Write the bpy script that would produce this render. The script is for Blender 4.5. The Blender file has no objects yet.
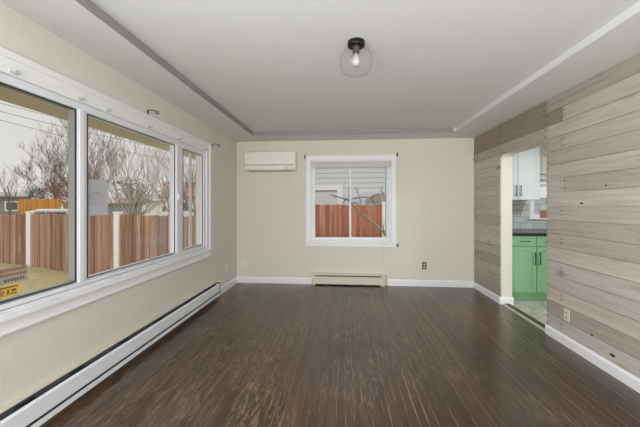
import bpy, bmesh, math, random
from mathutils import Vector, Matrix
C = bpy.context.scene.collection
PI = math.pi
random.seed(7)

# ------------------------------------------------------------------ camera, sky, light, exposure
EYE = 1.345
YAW = math.radians(4.5)
cam_data = bpy.data.cameras.new('camera')
cam = bpy.data.objects.new('camera', cam_data); C.objects.link(cam)
cam.location = (0, 0, EYE)
cam.rotation_euler = (PI/2, 0, YAW)
cam_data.sensor_fit = 'HORIZONTAL'; cam_data.sensor_width = 36
cam_data.lens = 36*300/640
cam_data.shift_y = -8.5/640
cam_data.clip_start = 0.02; cam_data.clip_end = 400
bpy.context.scene.camera = cam

world = bpy.data.worlds.new('overcast_sky'); bpy.context.scene.world = world
world.use_nodes = True
wn = world.node_tree; wn.nodes.clear()
wo = wn.nodes.new('ShaderNodeOutputWorld'); wb = wn.nodes.new('ShaderNodeBackground')
wt = wn.nodes.new('ShaderNodeTexCoord'); wz = wn.nodes.new('ShaderNodeTexNoise'); wr = wn.nodes.new('ShaderNodeValToRGB')
wz.inputs['Scale'].default_value = 1.6; wz.inputs['Detail'].default_value = 4
wr.color_ramp.elements[0].position = 0.35; wr.color_ramp.elements[0].color = (0.68, 0.66, 0.64, 1)
wr.color_ramp.elements[1].position = 0.7; wr.color_ramp.elements[1].color = (0.79, 0.762, 0.742, 1)
wn.links.new(wt.outputs['Generated'], wz.inputs['Vector']); wn.links.new(wz.outputs['Fac'], wr.inputs['Fac'])
wn.links.new(wr.outputs['Color'], wb.inputs['Color'])
# overcast sky: brightest overhead, dimmer towards the horizon
ws = wn.nodes.new('ShaderNodeSeparateXYZ'); wm = wn.nodes.new('ShaderNodeMapRange')
wm.inputs['From Min'].default_value = 0.25; wm.inputs['From Max'].default_value = 1.0
wm.inputs['To Min'].default_value = 0.92; wm.inputs['To Max'].default_value = 2.6
wn.links.new(wt.outputs['Generated'], ws.inputs[0]); wn.links.new(ws.outputs[2], wm.inputs['Value'])
wn.links.new(wm.outputs[0], wb.inputs['Strength'])
wn.links.new(wb.outputs['Background'], wo.inputs['Surface'])

def area(name, loc, rot, sx, sy, power, color):
    l = bpy.data.lights.new(name, 'AREA'); l.shape = 'RECTANGLE'; l.size = sx; l.size_y = sy
    l.energy = power; l.color = color
    o = bpy.data.objects.new(name, l); C.objects.link(o)
    o.location = loc; o.rotation_euler = rot
    return o
# added fill standing for daylight through the added glazed end behind the camera
area('fill_rear_glazing', (0.14, -2.52, 1.15), (PI/2, 0, 0), 3.2, 2.0, 138, (0.93, 0.97, 1.0))
# added fill standing for daylight from the added left window, behind the camera
area('fill_left_rear_window', (-1.90, -0.95, 1.42), (PI/2, 0, -PI/2), 2.4, 1.2, 94, (0.93, 0.97, 1.0))
# fill lamp added behind the camera, aimed up to brighten the ceiling
area('fill_rear_upward', (0.5, -1.2, 0.25), (PI, 0, 0), 2.4, 2.2, 62, (0.95, 0.98, 1.0))

sc = bpy.context.scene
sc.view_settings.view_transform = 'Standard'; sc.view_settings.look = 'None'
sc.view_settings.exposure = 0.2; sc.view_settings.gamma = 1.0
sc.view_settings.use_curve_mapping = False
sc.cycles.use_denoising = True
sc.cycles.max_bounces = 14; sc.cycles.diffuse_bounces = 8; sc.cycles.transparent_max_bounces = 24
sc.cycles.sample_clamp_indirect = 6
sc.cycles.caustics_reflective = False

# ------------------------------------------------------------------ measurements
L, R, B = -1.847, 2.123, 5.083      # inner faces of the left, right and back wall
REAR = -2.6
CEIL = 2.44
GROUND = -0.5
KIT_R = 4.6                         # far side wall of the kitchen
cs, sn = math.cos(YAW), math.sin(YAW)
def at(px, py, d):
    """world point seen at photo pixel px,py when d metres away along the view axis"""
    a = (px-320)/300*d; z = EYE-(py-205)/300*d
    return Vector((a*cs-d*sn, a*sn+d*cs, z))

# ------------------------------------------------------------------ materials
class NT:
    def __init__(s, name):
        s.m = bpy.data.materials.new(name); s.m.use_nodes = True
        s.t = s.m.node_tree; s.b = s.t.nodes['Principled BSDF']; s.out = s.t.nodes['Material Output']
    def n(s, kind, **kw):
        nd = s.t.nodes.new('ShaderNode'+kind)
        for k, v in kw.items():
            if k.startswith('i_'):
                key = k[2:]; key = int(key) if key.isdigit() else key.replace('_', ' ')
                if isinstance(v, bpy.types.NodeSocket): s.t.links.new(v, nd.inputs[key])
                else: nd.inputs[key].default_value = v
            else: setattr(nd, k, v)
        return nd
    def math(s, op, a, b=0.0, c=0.0):
        nd = s.n('Math', operation=op, i_0=a, i_1=b)
        if op in ('MULTIPLY_ADD', 'SMOOTH_MIN', 'COMPARE'): nd.inputs[2].default_value = c
        return nd.outputs[0]
    def mix(s, fac, a, b, blend='MIX'):
        nd = s.n('Mix', data_type='RGBA', blend_type=blend)
        for i, v in ((0, fac), (6, a), (7, b)):
            if isinstance(v, bpy.types.NodeSocket): s.t.links.new(v, nd.inputs[i])
            else:
                if i > 0 and len(v) == 3: v = (*v, 1)
                nd.inputs[i].default_value = v
        return nd.outputs[2]
    def ramp(s, fac, stops):
        nd = s.n('ValToRGB', i_Fac=fac); r = nd.color_ramp
        while len(r.elements) < len(stops): r.elements.new(0.5)
        for e, (p, c) in zip(r.elements, stops):
            e.position = p; e.color = (c, c, c, 1) if not hasattr(c, '__len__') else (*c[:3], 1)
        return nd.outputs['Color']
    def noise(s, vec, scale, detail=4, rough=0.55, dist=0.0):
        return s.n('TexNoise', i_Vector=vec, i_Scale=scale, i_Detail=detail, i_Roughness=rough, i_Distortion=dist).outputs['Fac']
    def obj(s): return s.n('TexCoord').outputs['Object']
    def map(s, vec, scale=(1,1,1), loc=(0,0,0), rot=(0,0,0)):
        return s.n('Mapping', i_Vector=vec, i_Scale=scale, i_Location=loc, i_Rotation=rot).outputs[0]
    def set(s, k, v):
        if isinstance(v, bpy.types.NodeSocket): s.t.links.new(v, s.b.inputs[k])
        else:
            if hasattr(v, '__len__') and len(v) == 3: v = (*v, 1)
            s.b.inputs[k].default_value = v
    def bump(s, h, strength, dist=0.01):
        s.set('Normal', s.n('Bump', i_Height=h, i_Strength=strength, i_Distance=dist).outputs[0])

def srgb(r, g, b):
    f = lambda c: (c/255/12.92) if c/255 <= 0.04045 else ((c/255+0.055)/1.055)**2.4
    return (f(r), f(g), f(b))

def simple(name, col, rough=0.5, metal=0.0, var=0.06, vscale=6, bump=0.0, bscale=60, spec=0.5):
    n = NT(name); o = n.obj()
    f = n.noise(o, vscale, 3)
    dark = tuple(c*(1-var) for c in col); lite = tuple(min(1, c*(1+var)) for c in col)
    n.set('Base Color', n.mix(f, dark, lite)); n.set('Roughness', rough); n.set('Metallic', metal)
    n.set('Specular IOR Level', spec)
    if bump: n.bump(n.noise(o, bscale, 3), bump, 0.004)
    return n.m

M = {}
M['wall'] = simple('cream_wall_paint', srgb(221, 216, 203), 0.75, var=0.02, vscale=2, bump=0.35, bscale=45, spec=0.25)
def left_wall():
    n = NT('rough_plaster_paint'); o = n.obj()
    big = n.noise(o, 5, 3, 0.6, 0.5)
    n.set('Base Color', n.mix(n.noise(o, 2.5, 2), srgb(216, 213, 203), srgb(223, 220, 210)))
    trowel = n.ramp(n.noise(n.map(o, (1, 1, 2.2)), 9, 5, 0.62, 1.6), [(0.50, 0.0), (0.60, 1.0)])
    fine = n.noise(o, 60, 3)
    n.bump(n.math('ADD', n.math('MULTIPLY', trowel, 0.6), n.math('MULTIPLY', fine, 0.4)), 0.28, 0.006)
    n.set('Roughness', 0.7); n.set('Specular IOR Level', 0.3)
    return n.m
M['wall_left'] = left_wall()
M['ceiling'] = simple('ceiling_paint', srgb(222, 222, 222), 0.85, var=0.015, vscale=2, bump=0.2, bscale=70, spec=0.2)
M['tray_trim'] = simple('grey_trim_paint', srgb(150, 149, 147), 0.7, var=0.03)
M['white'] = simple('white_trim_paint', srgb(236, 236, 238), 0.4, var=0.015, vscale=8)
M['vinyl'] = simple('white_vinyl', srgb(228, 230, 235), 0.35, var=0.01)
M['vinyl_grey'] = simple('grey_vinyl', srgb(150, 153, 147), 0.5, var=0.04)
M['gasket'] = simple('black_gasket', srgb(35, 37, 38), 0.6)
M['black'] = simple('black_metal', srgb(22, 21, 20), 0.4, metal=0.3)
M['ac'] = simple('ivory_plastic', srgb(238, 236, 228), 0.35, var=0.01)
M['ac_dark'] = simple('ivory_plastic_shade_line', srgb(150, 148, 138), 0.5)
M['heater'] = simple('heater_beige_enamel', srgb(210, 205, 190), 0.4, var=0.03, vscale=14)
M['heater_white'] = simple('heater_white_enamel', srgb(232, 236, 240), 0.3, var=0.02, vscale=10)
M['fins'] = simple('grey_metal_fins', srgb(92, 93, 100), 0.5, metal=0.2, var=0.25, vscale=40)
M['slot_shade'] = simple('dark_grey_slot_shade', srgb(96, 96, 102), 0.6, var=0.2, vscale=20)  # grey standing for the shade inside the long heater's slot
M['socket'] = simple('dark_grey_socket', srgb(70, 68, 66), 0.5)
M['rust'] = simple('rusty_dark_metal', srgb(58, 44, 34), 0.8, var=0.5, vscale=30)
M['plate_white'] = simple('white_plastic_plate', srgb(232, 228, 218), 0.4)
M['plate_brown'] = simple('brown_metal_plate', srgb(92, 82, 74), 0.4)
M['plate_wood'] = simple('birch_plate', srgb(214, 204, 188), 0.5)
M['slat'] = simple('white_blind_slats', srgb(222, 218, 216), 0.5, var=0.04, vscale=30)
M['cord'] = simple('white_cord', srgb(225, 222, 216), 0.7)
M['clear'] = simple('frosted_clear_plastic', srgb(205, 208, 208), 0.15)
M['cab_white'] = simple('white_cabinet_paint', srgb(222, 228, 230), 0.4, var=0.01)
M['cab_green'] = simple('green_cabinet_paint', srgb(136, 182, 142), 0.4, var=0.02)
M['counter'] = simple('black_counter', srgb(38, 37, 38), 0.2, var=0.3, vscale=60)
M['threshold_light'] = simple('aluminium_strip', srgb(190, 184, 174), 0.4, metal=0.3)
M['threshold_dark'] = simple('dark_wood_strip', srgb(70, 56, 44), 0.45, var=0.2)
M['brass'] = simple('brown_frame_wood', srgb(176, 120, 92), 0.6)
M['bulb'] = simple('opal_bulb_glass', srgb(180, 179, 176), 0.2, var=0.0)
M['nail'] = simple('dark_nail_head', srgb(62, 52, 48), 0.5, metal=0.4)
M['knot'] = simple('knot_wood', srgb(62, 50, 42), 0.8, var=0.3)

def glass(name, tint=(1, 1, 1), fres=1.45, rough=0.0, gain=1.0):
    n = NT(name); t = n.t
    tr = n.n('BsdfTransparent', i_Color=(*tint, 1)); gl = n.n('BsdfGlossy', i_Roughness=rough, i_Color=(1, 1, 1, 1))
    fr = n.n('Fresnel', i_IOR=fres)
    fac = n.math('MULTIPLY', fr.outputs[0], gain)
    mx = n.n('MixShader', i_0=fac, i_1=tr.outputs[0], i_2=gl.outputs[0])
    t.links.new(mx.outputs[0], n.out.inputs['Surface'])
    return n.m
M['glass'] = glass('window_glass', (0.98, 0.985, 0.985), 1.2, gain=0.2)
def globe_mat():
    n = NT('clear_lamp_glass'); lw = n.n('LayerWeight', i_Blend=0.5)
    e = n.math('POWER', lw.outputs['Facing'], 5.0)      # longer path through the glass at the rim
    tr = n.n('BsdfTransparent', i_Color=n.mix(e, (0.985, 0.985, 0.985), (0.62, 0.62, 0.62))); gl = n.n('BsdfGlossy', i_Roughness=0.03)
    mx = n.n('MixShader', i_0=n.math('MULTIPLY_ADD', e, 0.12, 0.015), i_1=tr.outputs[0], i_2=gl.outputs[0])
    n.t.links.new(mx.outputs[0], n.out.inputs['Surface']); return n.m
M['globe'] = globe_mat()

def floor_mat():
    n = NT('worn_dark_oak_strip_floor'); o = n.obj()
    xyz = n.n('SeparateXYZ', i_Vector=o); X, Y = xyz.outputs[0], xyz.outputs[1]
    u = n.math('DIVIDE', X, 0.057); row = n.math('FLOOR', u); fu = n.math('FRACT', u)
    rnd = n.n('TexWhiteNoise', noise_dimensions='1D', i_W=row).outputs[0]
    v = n.math('ADD', n.math('DIVIDE', Y, 1.4), n.math('MULTIPLY', rnd, 13.7)); vb = n.math('FLOOR', v); fv = n.math('FRACT', v)
    cmb = n.n('CombineXYZ', i_0=row, i_1=vb)
    bc = n.n('TexWhiteNoise', noise_dimensions='2D', i_Vector=cmb.outputs[0]).outputs[0]
    edge = n.math('LESS_THAN', n.math('MINIMUM', fu, n.math('SUBTRACT', 1.0, fu)), 0.028)
    endj = n.math('LESS_THAN', fv, 0.003)
    seam = n.math('MAXIMUM', edge, n.math('MULTIPLY', endj, 0.4))
    grain = n.noise(n.map(o, (60, 2.0, 1)), 1.0, 5, 0.65)
    base = n.mix(bc, srgb(66, 46, 33), srgb(94, 69, 52))
    patch = n.ramp(n.noise(n.map(o, (1.2, 0.7, 1), (3, 9, 0)), 1.1, 4, 0.6, 0.5), [(0.38, 0.0), (0.66, 1.0)])
    base = n.mix(n.math('MULTIPLY', patch, 0.45), base, srgb(44, 30, 21))
    base = n.mix(n.math('MULTIPLY', grain, 0.55), base, srgb(38, 28, 20))
    # worn patches where the stain has rubbed through
    big = n.noise(n.map(o, (1.0, 0.45, 1)), 1.3, 3, 0.6, 0.4)
    fine = n.noise(n.map(o, (42, 7.0, 1)), 1.0, 7, 0.8, 0.6)
    wear = n.math('MULTIPLY', n.ramp(big, [(0.42, 0.0), (0.68, 1.0)]), n.ramp(fine, [(0.50, 0.0), (0.64, 1.0)]))
    base = n.mix(n.math('MULTIPLY', wear, 0.75), base, srgb(172, 146, 114))
    brk = n.ramp(n.noise(n.map(o, (14, 0.9, 1)), 1.0, 6, 0.8), [(0.46, 0.0), (0.56, 1.0)])
    sm = n.noise(n.map(o, (1.3, 0.6, 1), (5, 2, 0)), 1.2, 2)
    lightseam = n.math('MULTIPLY', n.math('MULTIPLY', seam, brk), n.ramp(sm, [(0.3, 0.25), (0.6, 1.0)]))
    base = n.mix(n.math('MULTIPLY', seam, 0.6), base, srgb(26, 19, 14))
    base = n.mix(n.math('MULTIPLY', n.math('MULTIPLY', lightseam, n.math('MULTIPLY_ADD', rnd, 0.6, 0.45)), 0.9), base, srgb(206, 182, 150))
    scr = n.ramp(n.noise(n.map(o, (30, 30, 1)), 1.0, 6, 0.8), [(0.66, 0.0), (0.72, 1.0)])
    base = n.mix(n.math('MULTIPLY', scr, 0.65), base, srgb(206, 188, 160))
    n.set('Base Color', base)
    rg = n.math('MULTIPLY_ADD', n.noise(n.map(o, (3, 1.2, 1)), 2.0, 5, 0.7), 0.20, 0.20)
    n.set('Roughness', n.math('ADD', rg, n.math('MULTIPLY', wear, 0.15)))
    n.set('Specular IOR Level', 0.55); n.set('Coat Weight', 0.3); n.set('Coat Roughness', 0.24)
    hh = n.math('SUBTRACT', n.math('MULTIPLY', grain, 0.3), seam)
    n.bump(hh, 0.12, 0.002)
    return n.m
M['floor'] = floor_mat()

def plank_mat():
    n = NT('whitewashed_pine_planks'); o = n.obj()
    at_ = n.n('Attribute', attribute_name='tone'); sep = n.n('SeparateColor', i_Color=at_.outputs['Color'])
    tone, off, warm = sep.outputs[0], sep.outputs[1], sep.outputs[2]
    mv = n.n('CombineXYZ', i_0=n.math('MULTIPLY', off, 37.0), i_1=n.math('MULTIPLY', off, 91.0), i_2=n.math('MULTIPLY', off, 53.0))
    p = n.n('VectorMath', operation='ADD', i_0=o, i_1=mv.outputs[0]).outputs[0]
    g1 = n.noise(n.map(p, (1, 0.7, 16)), 1.6, 6, 0.62, 0.6)
    g2 = n.noise(n.map(p, (1, 3.0, 110)), 1.0, 4, 0.6)
    wav = n.n('TexWave', bands_direction='Z', i_Vector=n.map(p, (1, 0.32, 1)), i_Scale=5.5, i_Distortion=9.0, i_Detail=3.0, i_Detail_Scale=1.3).outputs['Fac']
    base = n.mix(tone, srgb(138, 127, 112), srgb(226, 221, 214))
    base = n.mix(n.math('MULTIPLY', warm, 0.2), base, srgb(182, 150, 116))
    base = n.mix(n.math('MULTIPLY', n.ramp(g1, [(0.42, 0.0), (0.68, 1.0)]), 0.24), base, srgb(112, 97, 82))
    base = n.mix(n.math('MULTIPLY', n.ramp(wav, [(0.75, 0.0), (1.0, 1.0)]), 0.12), base, srgb(104, 86, 70))
    base = n.mix(n.math('MULTIPLY', g2, 0.28), base, srgb(120, 108, 96))
    vor = n.n('TexVoronoi', i_Vector=n.map(p, (1, 1.7, 4.2)), i_Scale=1.0)
    kn = n.ramp(vor.outputs['Distance'], [(0.0, 1.0), (0.10, 0.35), (0.2, 0.0)])
    base = n.mix(n.math('MULTIPLY', kn, 0.8), base, srgb(92, 72, 56))
    n.set('Base Color', base); n.set('Roughness', 0.65); n.set('Specular IOR Level', 0.3)
    n.bump(g1, 0.2, 0.003)
    return n.m
M['plank'] = plank_mat()

def tile_mat():
    n = NT('grey_subway_tile'); o = n.obj()
    v = n.map(o, (1, 1, 1), rot=(PI/2, 0, 0))
    br = n.n('TexBrick', i_Vector=v, i_Scale=1.0, i_Color1=(*srgb(186, 190, 192), 1), i_Color2=(*srgb(204, 208, 210), 1), i_Mortar=(*srgb(138, 142, 146), 1))
    br.inputs['Mortar Size'].default_value = 0.004; br.inputs['Brick Width'].default_value = 0.2; br.inputs['Row Height'].default_value = 0.1
    n.set('Base Color', br.outputs['Color']); n.set('Roughness', 0.18)
    n.bump(n.math('SUBTRACT', 1.0, br.outputs['Fac']), 0.4, 0.003)
    return n.m
M['tile'] = tile_mat()
def kfloor_mat():
    n = NT('grey_stone_vinyl'); o = n.obj()
    f = n.noise(o, 5, 6, 0.65, 1.0)
    c = n.mix(n.ramp(f, [(0.35, 0.0), (0.65, 1.0)]), srgb(150, 146, 138), srgb(206, 203, 196))
    br = n.n('TexBrick', i_Vector=n.map(o, (1, 1, 1), rot=(0, 0, 0.0)), i_Scale=1.0)
    br.offset = 0
    br.inputs['Mortar Size'].default_value = 0.003; br.inputs['Brick Width'].default_value = 0.3; br.inputs['Row Height'].default_value = 0.3
    n.set('Base Color', n.mix(br.outputs['Fac'], c, srgb(128, 122, 112))); n.set('Roughness', 0.35)
    return n.m
M['kfloor'] = kfloor_mat()

def fence_mat(name, c1, c2, c3):
    n = NT(name); o = n.obj()
    at_ = n.n('Attribute', attribute_name='tone'); sep = n.n('SeparateColor', i_Color=at_.outputs['Color'])
    g = n.noise(n.map(o, (18, 18, 1.2)), 1.0, 5, 0.65)
    base = n.mix(sep.outputs[0], c1, c2)
    base = n.mix(n.math('MULTIPLY', n.ramp(g, [(0.4, 0.0), (0.65, 1.0)]), 0.5), base, c3)
    st = n.ramp(n.noise(n.map(o, (6, 6, 1.0), (3, 1, 4)), 1.0, 3), [(0.55, 0.0), (0.7, 1.0)])
    base = n.mix(n.math('MULTIPLY', st, 0.3), base, srgb(150, 140, 132))
    base = n.mix(n.math('MULTIPLY', n.ramp(n.noise(n.map(o, (30, 30, 0.8), (7, 3, 1)), 1.0, 4, 0.6), [(0.56, 0.0), (0.66, 1.0)]), 0.5), base, srgb(214, 196, 178))
    n.set('Base Color', base); n.set('Roughness', 0.85); n.bump(g, 0.2, 0.004)
    return n.m
M['fence_brown'] = fence_mat('weathered_cedar_boards', srgb(134, 97, 80), srgb(196, 156, 136), srgb(108, 80, 68))
M['fence_orange'] = fence_mat('stained_cedar_boards', srgb(158, 92, 60), srgb(200, 128, 90), srgb(126, 76, 54))
M['fence_gold'] = fence_mat('new_cedar_boards', srgb(196, 134, 62), srgb(214, 152, 76), srgb(176, 118, 58))
M['post_white'] = simple('white_post_paint', srgb(246, 246, 246), 0.6)
def grass_mat():
    n = NT('patchy_winter_grass'); o = n.obj()
    a = n.ramp(n.noise(o, 1.2, 6, 0.7), [(0.4, 0.0), (0.6, 1.0)]); b = n.noise(o, 14, 5, 0.75)
    c = n.mix(a, srgb(160, 150, 120), srgb(138, 134, 98))
    c = n.mix(n.ramp(b, [(0.45, 0.0), (0.62, 1.0)]), c, srgb(176, 162, 118))
    n.set('Base Color', c); n.set('Roughness', 0.95); n.bump(b, 0.6, 0.03)
    return n.m
M['grass'] = grass_mat()
M['soffit'] = simple('tan_soffit_paint', srgb(212, 206, 196), 0.8, var=0.04)
M['siding'] = simple('pale_green_siding', srgb(206, 214, 214), 0.6, var=0.03)
M['siding_grey'] = simple('grey_siding', srgb(134, 140, 144), 0.7, var=0.04)
M['skirt_blue'] = simple('pale_blue_grey_panel', srgb(204, 210, 218), 0.6)
M['roof_grey'] = simple('grey_shingles', srgb(150, 148, 148), 0.9, var=0.2, vscale=8)
M['roof_brown'] = simple('brown_shingles', srgb(160, 148, 142), 0.9, var=0.2, vscale=8)
M['roof_red'] = simple('red_shingles', srgb(168, 118, 112), 0.9, var=0.15, vscale=8)
M['ext_white'] = simple('white_exterior_paint', srgb(232, 232, 234), 0.6)
M['door_grey'] = simple('light_grey_door_paint', srgb(206, 208, 212), 0.6)
M['ext_glass'] = simple('dark_house_window', srgb(96, 106, 114), 0.15)
M['bark'] = simple('grey_brown_bark', srgb(122, 106, 96), 0.9, var=0.25, vscale=20)
M['bark_dark'] = simple('dark_grey_twig_bark', srgb(96, 88, 88), 0.9, var=0.2, vscale=20)
M['bark_pink'] = simple('pinkish_twig_bark', srgb(150, 122, 116), 0.9, var=0.2, vscale=20)
M['bark_light'] = simple('pale_grey_bark', srgb(172, 164, 158), 0.9, var=0.2, vscale=20)
M['bark_green'] = simple('mossy_branch_bark', srgb(142, 132, 108), 0.85, var=0.25, vscale=25)
M['leaf'] = simple('dry_olive_leaves', srgb(132, 124, 86), 0.8, var=0.4, vscale=10)
M['leaf_dark'] = simple('grey_green_leaves', srgb(104, 104, 92), 0.9, var=0.3, vscale=4)
M['leaf_pink'] = simple('faded_red_leaves', srgb(166, 128, 122), 0.9, var=0.3, vscale=4)
M['car'] = simple('silver_car_paint', srgb(206, 210, 214), 0.25, metal=0.2)
M['rubber'] = simple('black_rubber', srgb(30, 30, 30), 0.8)
M['wire'] = simple('dark_wire', srgb(96, 90, 92), 0.7)
def paper_mat():
    n = NT('backlit_paper'); tr = n.n('BsdfTranslucent', i_Color=(*srgb(214, 216, 220), 1)); df = n.n('BsdfDiffuse', i_Color=(*srgb(214, 216, 222), 1))
    mx = n.n('MixShader', i_0=0.45, i_1=df.outputs[0], i_2=tr.outputs[0]); n.t.links.new(mx.outputs[0], n.out.inputs['Surface']); return n.m
M['paper'] = paper_mat()
def film_mat(name, col, op):
    n = NT(name); tr = n.n('BsdfTransparent', i_Color=(1, 1, 1, 1)); df = n.n('BsdfDiffuse', i_Color=(*col, 1))
    mx = n.n('MixShader', i_0=op, i_1=tr.outputs[0], i_2=df.outputs[0]); n.t.links.new(mx.outputs[0], n.out.inputs['Surface']); return n.m
M['film_grey'] = film_mat('clear_grey_film', srgb(150, 146, 150), 0.35)
M['film_red'] = film_mat('red_print_on_film', srgb(170, 96, 92), 0.35)
M['yellow'] = simple('yellow_sticker', srgb(226, 184, 58), 0.5)
M['ink'] = simple('dark_print', srgb(84, 80, 84), 0.7)
M['ink_soft'] = simple('faint_grey_print', srgb(166, 166, 172), 0.7)
M['ink_red'] = simple('faint_red_print', srgb(176, 128, 120), 0.7)

# ------------------------------------------------------------------ geometry helpers
def bx(bm, x0, x1, y0, y1, z0, z1):
    v = [bm.verts.new(p) for p in ((x0,y0,z0),(x1,y0,z0),(x1,y1,z0),(x0,y1,z0),(x0,y0,z1),(x1,y0,z1),(x1,y1,z1),(x0,y1,z1))]
    return [bm.faces.new([v[i] for i in f]) for f in ((3,2,1,0),(4,5,6,7),(0,1,5,4),(1,2,6,5),(2,3,7,6),(3,0,4,7))]
def prism(bm, pts, axis, a0, a1):
    """extrude a 2D outline along axis 'x' (pts are y,z), 'y' (x,z) or 'z' (x,y)"""
    mk = {'x': lambda p, a: (a, p[0], p[1]), 'y': lambda p, a: (p[0], a, p[1]), 'z': lambda p, a: (p[0], p[1], a)}[axis]
    A = [bm.verts.new(mk(p, a0)) for p in pts]; D = [bm.verts.new(mk(p, a1)) for p in pts]
    fs = [bm.faces.new(A[::-1]), bm.faces.new(D)]
    for i in range(len(pts)):
        j = (i+1) % len(pts); fs.append(bm.faces.new([A[i], A[j], D[j], D[i]]))
    return fs
def tube(bm, pts, radii, seg=6):
    pts = [Vector(p) for p in pts]
    if not hasattr(radii, '__len__'): radii = [radii]*len(pts)
    rings = []
    ref = Vector((0, 0, 1))
    for i, p in enumerate(pts):
        d = (pts[min(i+1, len(pts)-1)]-pts[max(i-1, 0)]).normalized()
        r0 = ref if abs(d.dot(ref)) < 0.95 else Vector((1, 0, 0))
        a = d.cross(r0).normalized(); b = d.cross(a)
        rings.append([bm.verts.new(p+(a*math.cos(2*PI*k/seg)+b*math.sin(2*PI*k/seg))*radii[i]) for k in range(seg)])
    for q in range(len(rings)-1):
        for k in range(seg):
            bm.faces.new([rings[q][k], rings[q][(k+1) % seg], rings[q+1][(k+1) % seg], rings[q+1][k]])
    bm.faces.new(rings[0][::-1]); bm.faces.new(rings[-1])
def lathe(bm, c, prof, seg=32, cap=True):
    rings = []
    for r, z in prof:
        if r < 1e-5: rings.append([bm.verts.new((c[0], c[1], c[2]+z))])
        else: rings.append([bm.verts.new((c[0]+r*math.cos(2*PI*k/seg), c[1]+r*math.sin(2*PI*k/seg), c[2]+z)) for k in range(seg)])
    for a, b in zip(rings, rings[1:]):
        for k in range(seg):
            j = (k+1) % seg
            if len(a) == 1 and len(b) == 1: continue
            if len(a) == 1: bm.faces.new([a[0], b[j], b[k]])
            elif len(b) == 1: bm.faces.new([a[k], a[j], b[0]])
            else: bm.faces.new([a[k], a[j], b[j], b[k]])
    if cap:
        for rg, fl in ((rings[0], True), (rings[-1], False)):
            if len(rg) > 2: bm.faces.new(rg[::-1] if fl else rg)
def NB(): return bmesh.new()
def wloc(o):
    p = Vector((0, 0, 0))
    while o: p += o.location; o = o.parent
    return p
def obj(name, bm, m, parent=None, bevel=0.0, smooth=False, origin=None):
    """link a bmesh laid out in room coordinates as one mesh object, origin at its base"""
    bmesh.ops.recalc_face_normals(bm, faces=bm.faces[:])
    xs = [v.co.x for v in bm.verts]; ys = [v.co.y for v in bm.verts]; zs = [v.co.z for v in bm.verts]
    W = Vector(origin) if origin else Vector(((min(xs)+max(xs))/2, (min(ys)+max(ys))/2, min(zs)))
    bmesh.ops.translate(bm, verts=bm.verts[:], vec=-W)
    me = bpy.data.meshes.new(name); bm.to_mesh(me); bm.free()
    me.materials.append(M[m] if isinstance(m, str) else m)
    if smooth:
        for p in me.polygons: p.use_smooth = True
    o = bpy.data.objects.new(name, me); C.objects.link(o)
    if parent: o.parent = parent; o.location = W-wloc(parent)
    else: o.location = W
    if bevel:
        md = o.modifiers.new('bevel', 'BEVEL'); md.width = bevel; md.segments = 2; md.limit_method = 'ANGLE'; md.harden_normals = False
    return o
def box(name, b, m, parent=None, bevel=0.0):
    bm = NB(); bx(bm, *b); return obj(name, bm, m, parent, bevel)
def thing(name, loc, label, cat, group=None):
    o = bpy.data.objects.new(name, None); C.objects.link(o); o.location = loc; o.empty_display_size = 0.1
    o['label'] = label; o['category'] = cat
    if group: o['group'] = group
    return o
def tag(o, label, cat, group=None, kind=None):
    o['label'] = label; o['category'] = cat
    if group: o['group'] = group
    if kind: o['kind'] = kind
    return o
def struct(o, label=None, cat=None):
    o['kind'] = 'structure'
    if label: o['label'] = label
    if cat: o['category'] = cat
    return o
def dup(root, off, label, group=None):
    r = root.copy(); C.objects.link(r); r.location = root.location+Vector(off); r['label'] = label
    if group: r['group'] = group
    for ch in list(root.children):
        c = ch.copy(); C.objects.link(c); c.parent = r
        for g in list(ch.children):
            d = g.copy(); C.objects.link(d); d.parent = c
    return r
def paint(bm, faces, rgb):
    lay = bm.loops.layers.float_color.get('tone') or bm.loops.layers.float_color.new('tone')
    for f in faces:
        for l in f.loops: l[lay] = (*rgb, 1)

# ------------------------------------------------------------------ the setting: shell
struct(box('floor', (L-0.14, R+0.0, REAR, B+0.0, -0.12, 0.0), 'floor'), 'dark stained hardwood strip floor, worn in patches', 'floor')
struct(box('floor', (R+0.005, KIT_R, 2.0, B, -0.12, 0.0), 'kfloor'), 'grey stone-look vinyl floor seen through the doorway', 'floor')

TX0, TX1, TY0, TY1, TZ = -1.43, 1.67, -1.8, 4.61, 2.495
bm = NB()
bx(bm, L-0.14, TX0, REAR-0.14, B+0.14, CEIL, TZ); bx(bm, TX1, KIT_R+0.14, REAR-0.14, B+0.14, CEIL, TZ)
bx(bm, TX0, TX1, REAR-0.14, TY0, CEIL, TZ); bx(bm, TX0, TX1, TY1, B+0.14, CEIL, TZ)
bx(bm, L-0.14, KIT_R+0.14, REAR-0.14, B+0.14, TZ, TZ+0.16)
ceil = struct(obj('ceiling', bm, 'ceiling'), 'white ceiling with a shallow recessed centre', 'ceiling')
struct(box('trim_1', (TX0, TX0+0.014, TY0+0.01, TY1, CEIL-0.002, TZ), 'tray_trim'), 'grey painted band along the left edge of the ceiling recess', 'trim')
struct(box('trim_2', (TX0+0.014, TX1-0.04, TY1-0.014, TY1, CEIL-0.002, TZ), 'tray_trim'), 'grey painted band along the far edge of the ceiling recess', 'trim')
bm = NB(); prism(bm, [(TX1, CEIL), (TX1, TZ), (TX1-0.006, TZ), (TX1-0.006, CEIL+0.006), (TX1-0.010, CEIL+0.001), (TX1-0.006, CEIL-0.003)], 'y', TY0+0.01, TY1-0.014)
struct(obj('trim_3', bm, 'ceiling'), 'white sloped moulding along the right edge of the ceiling recess', 'trim')

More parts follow.
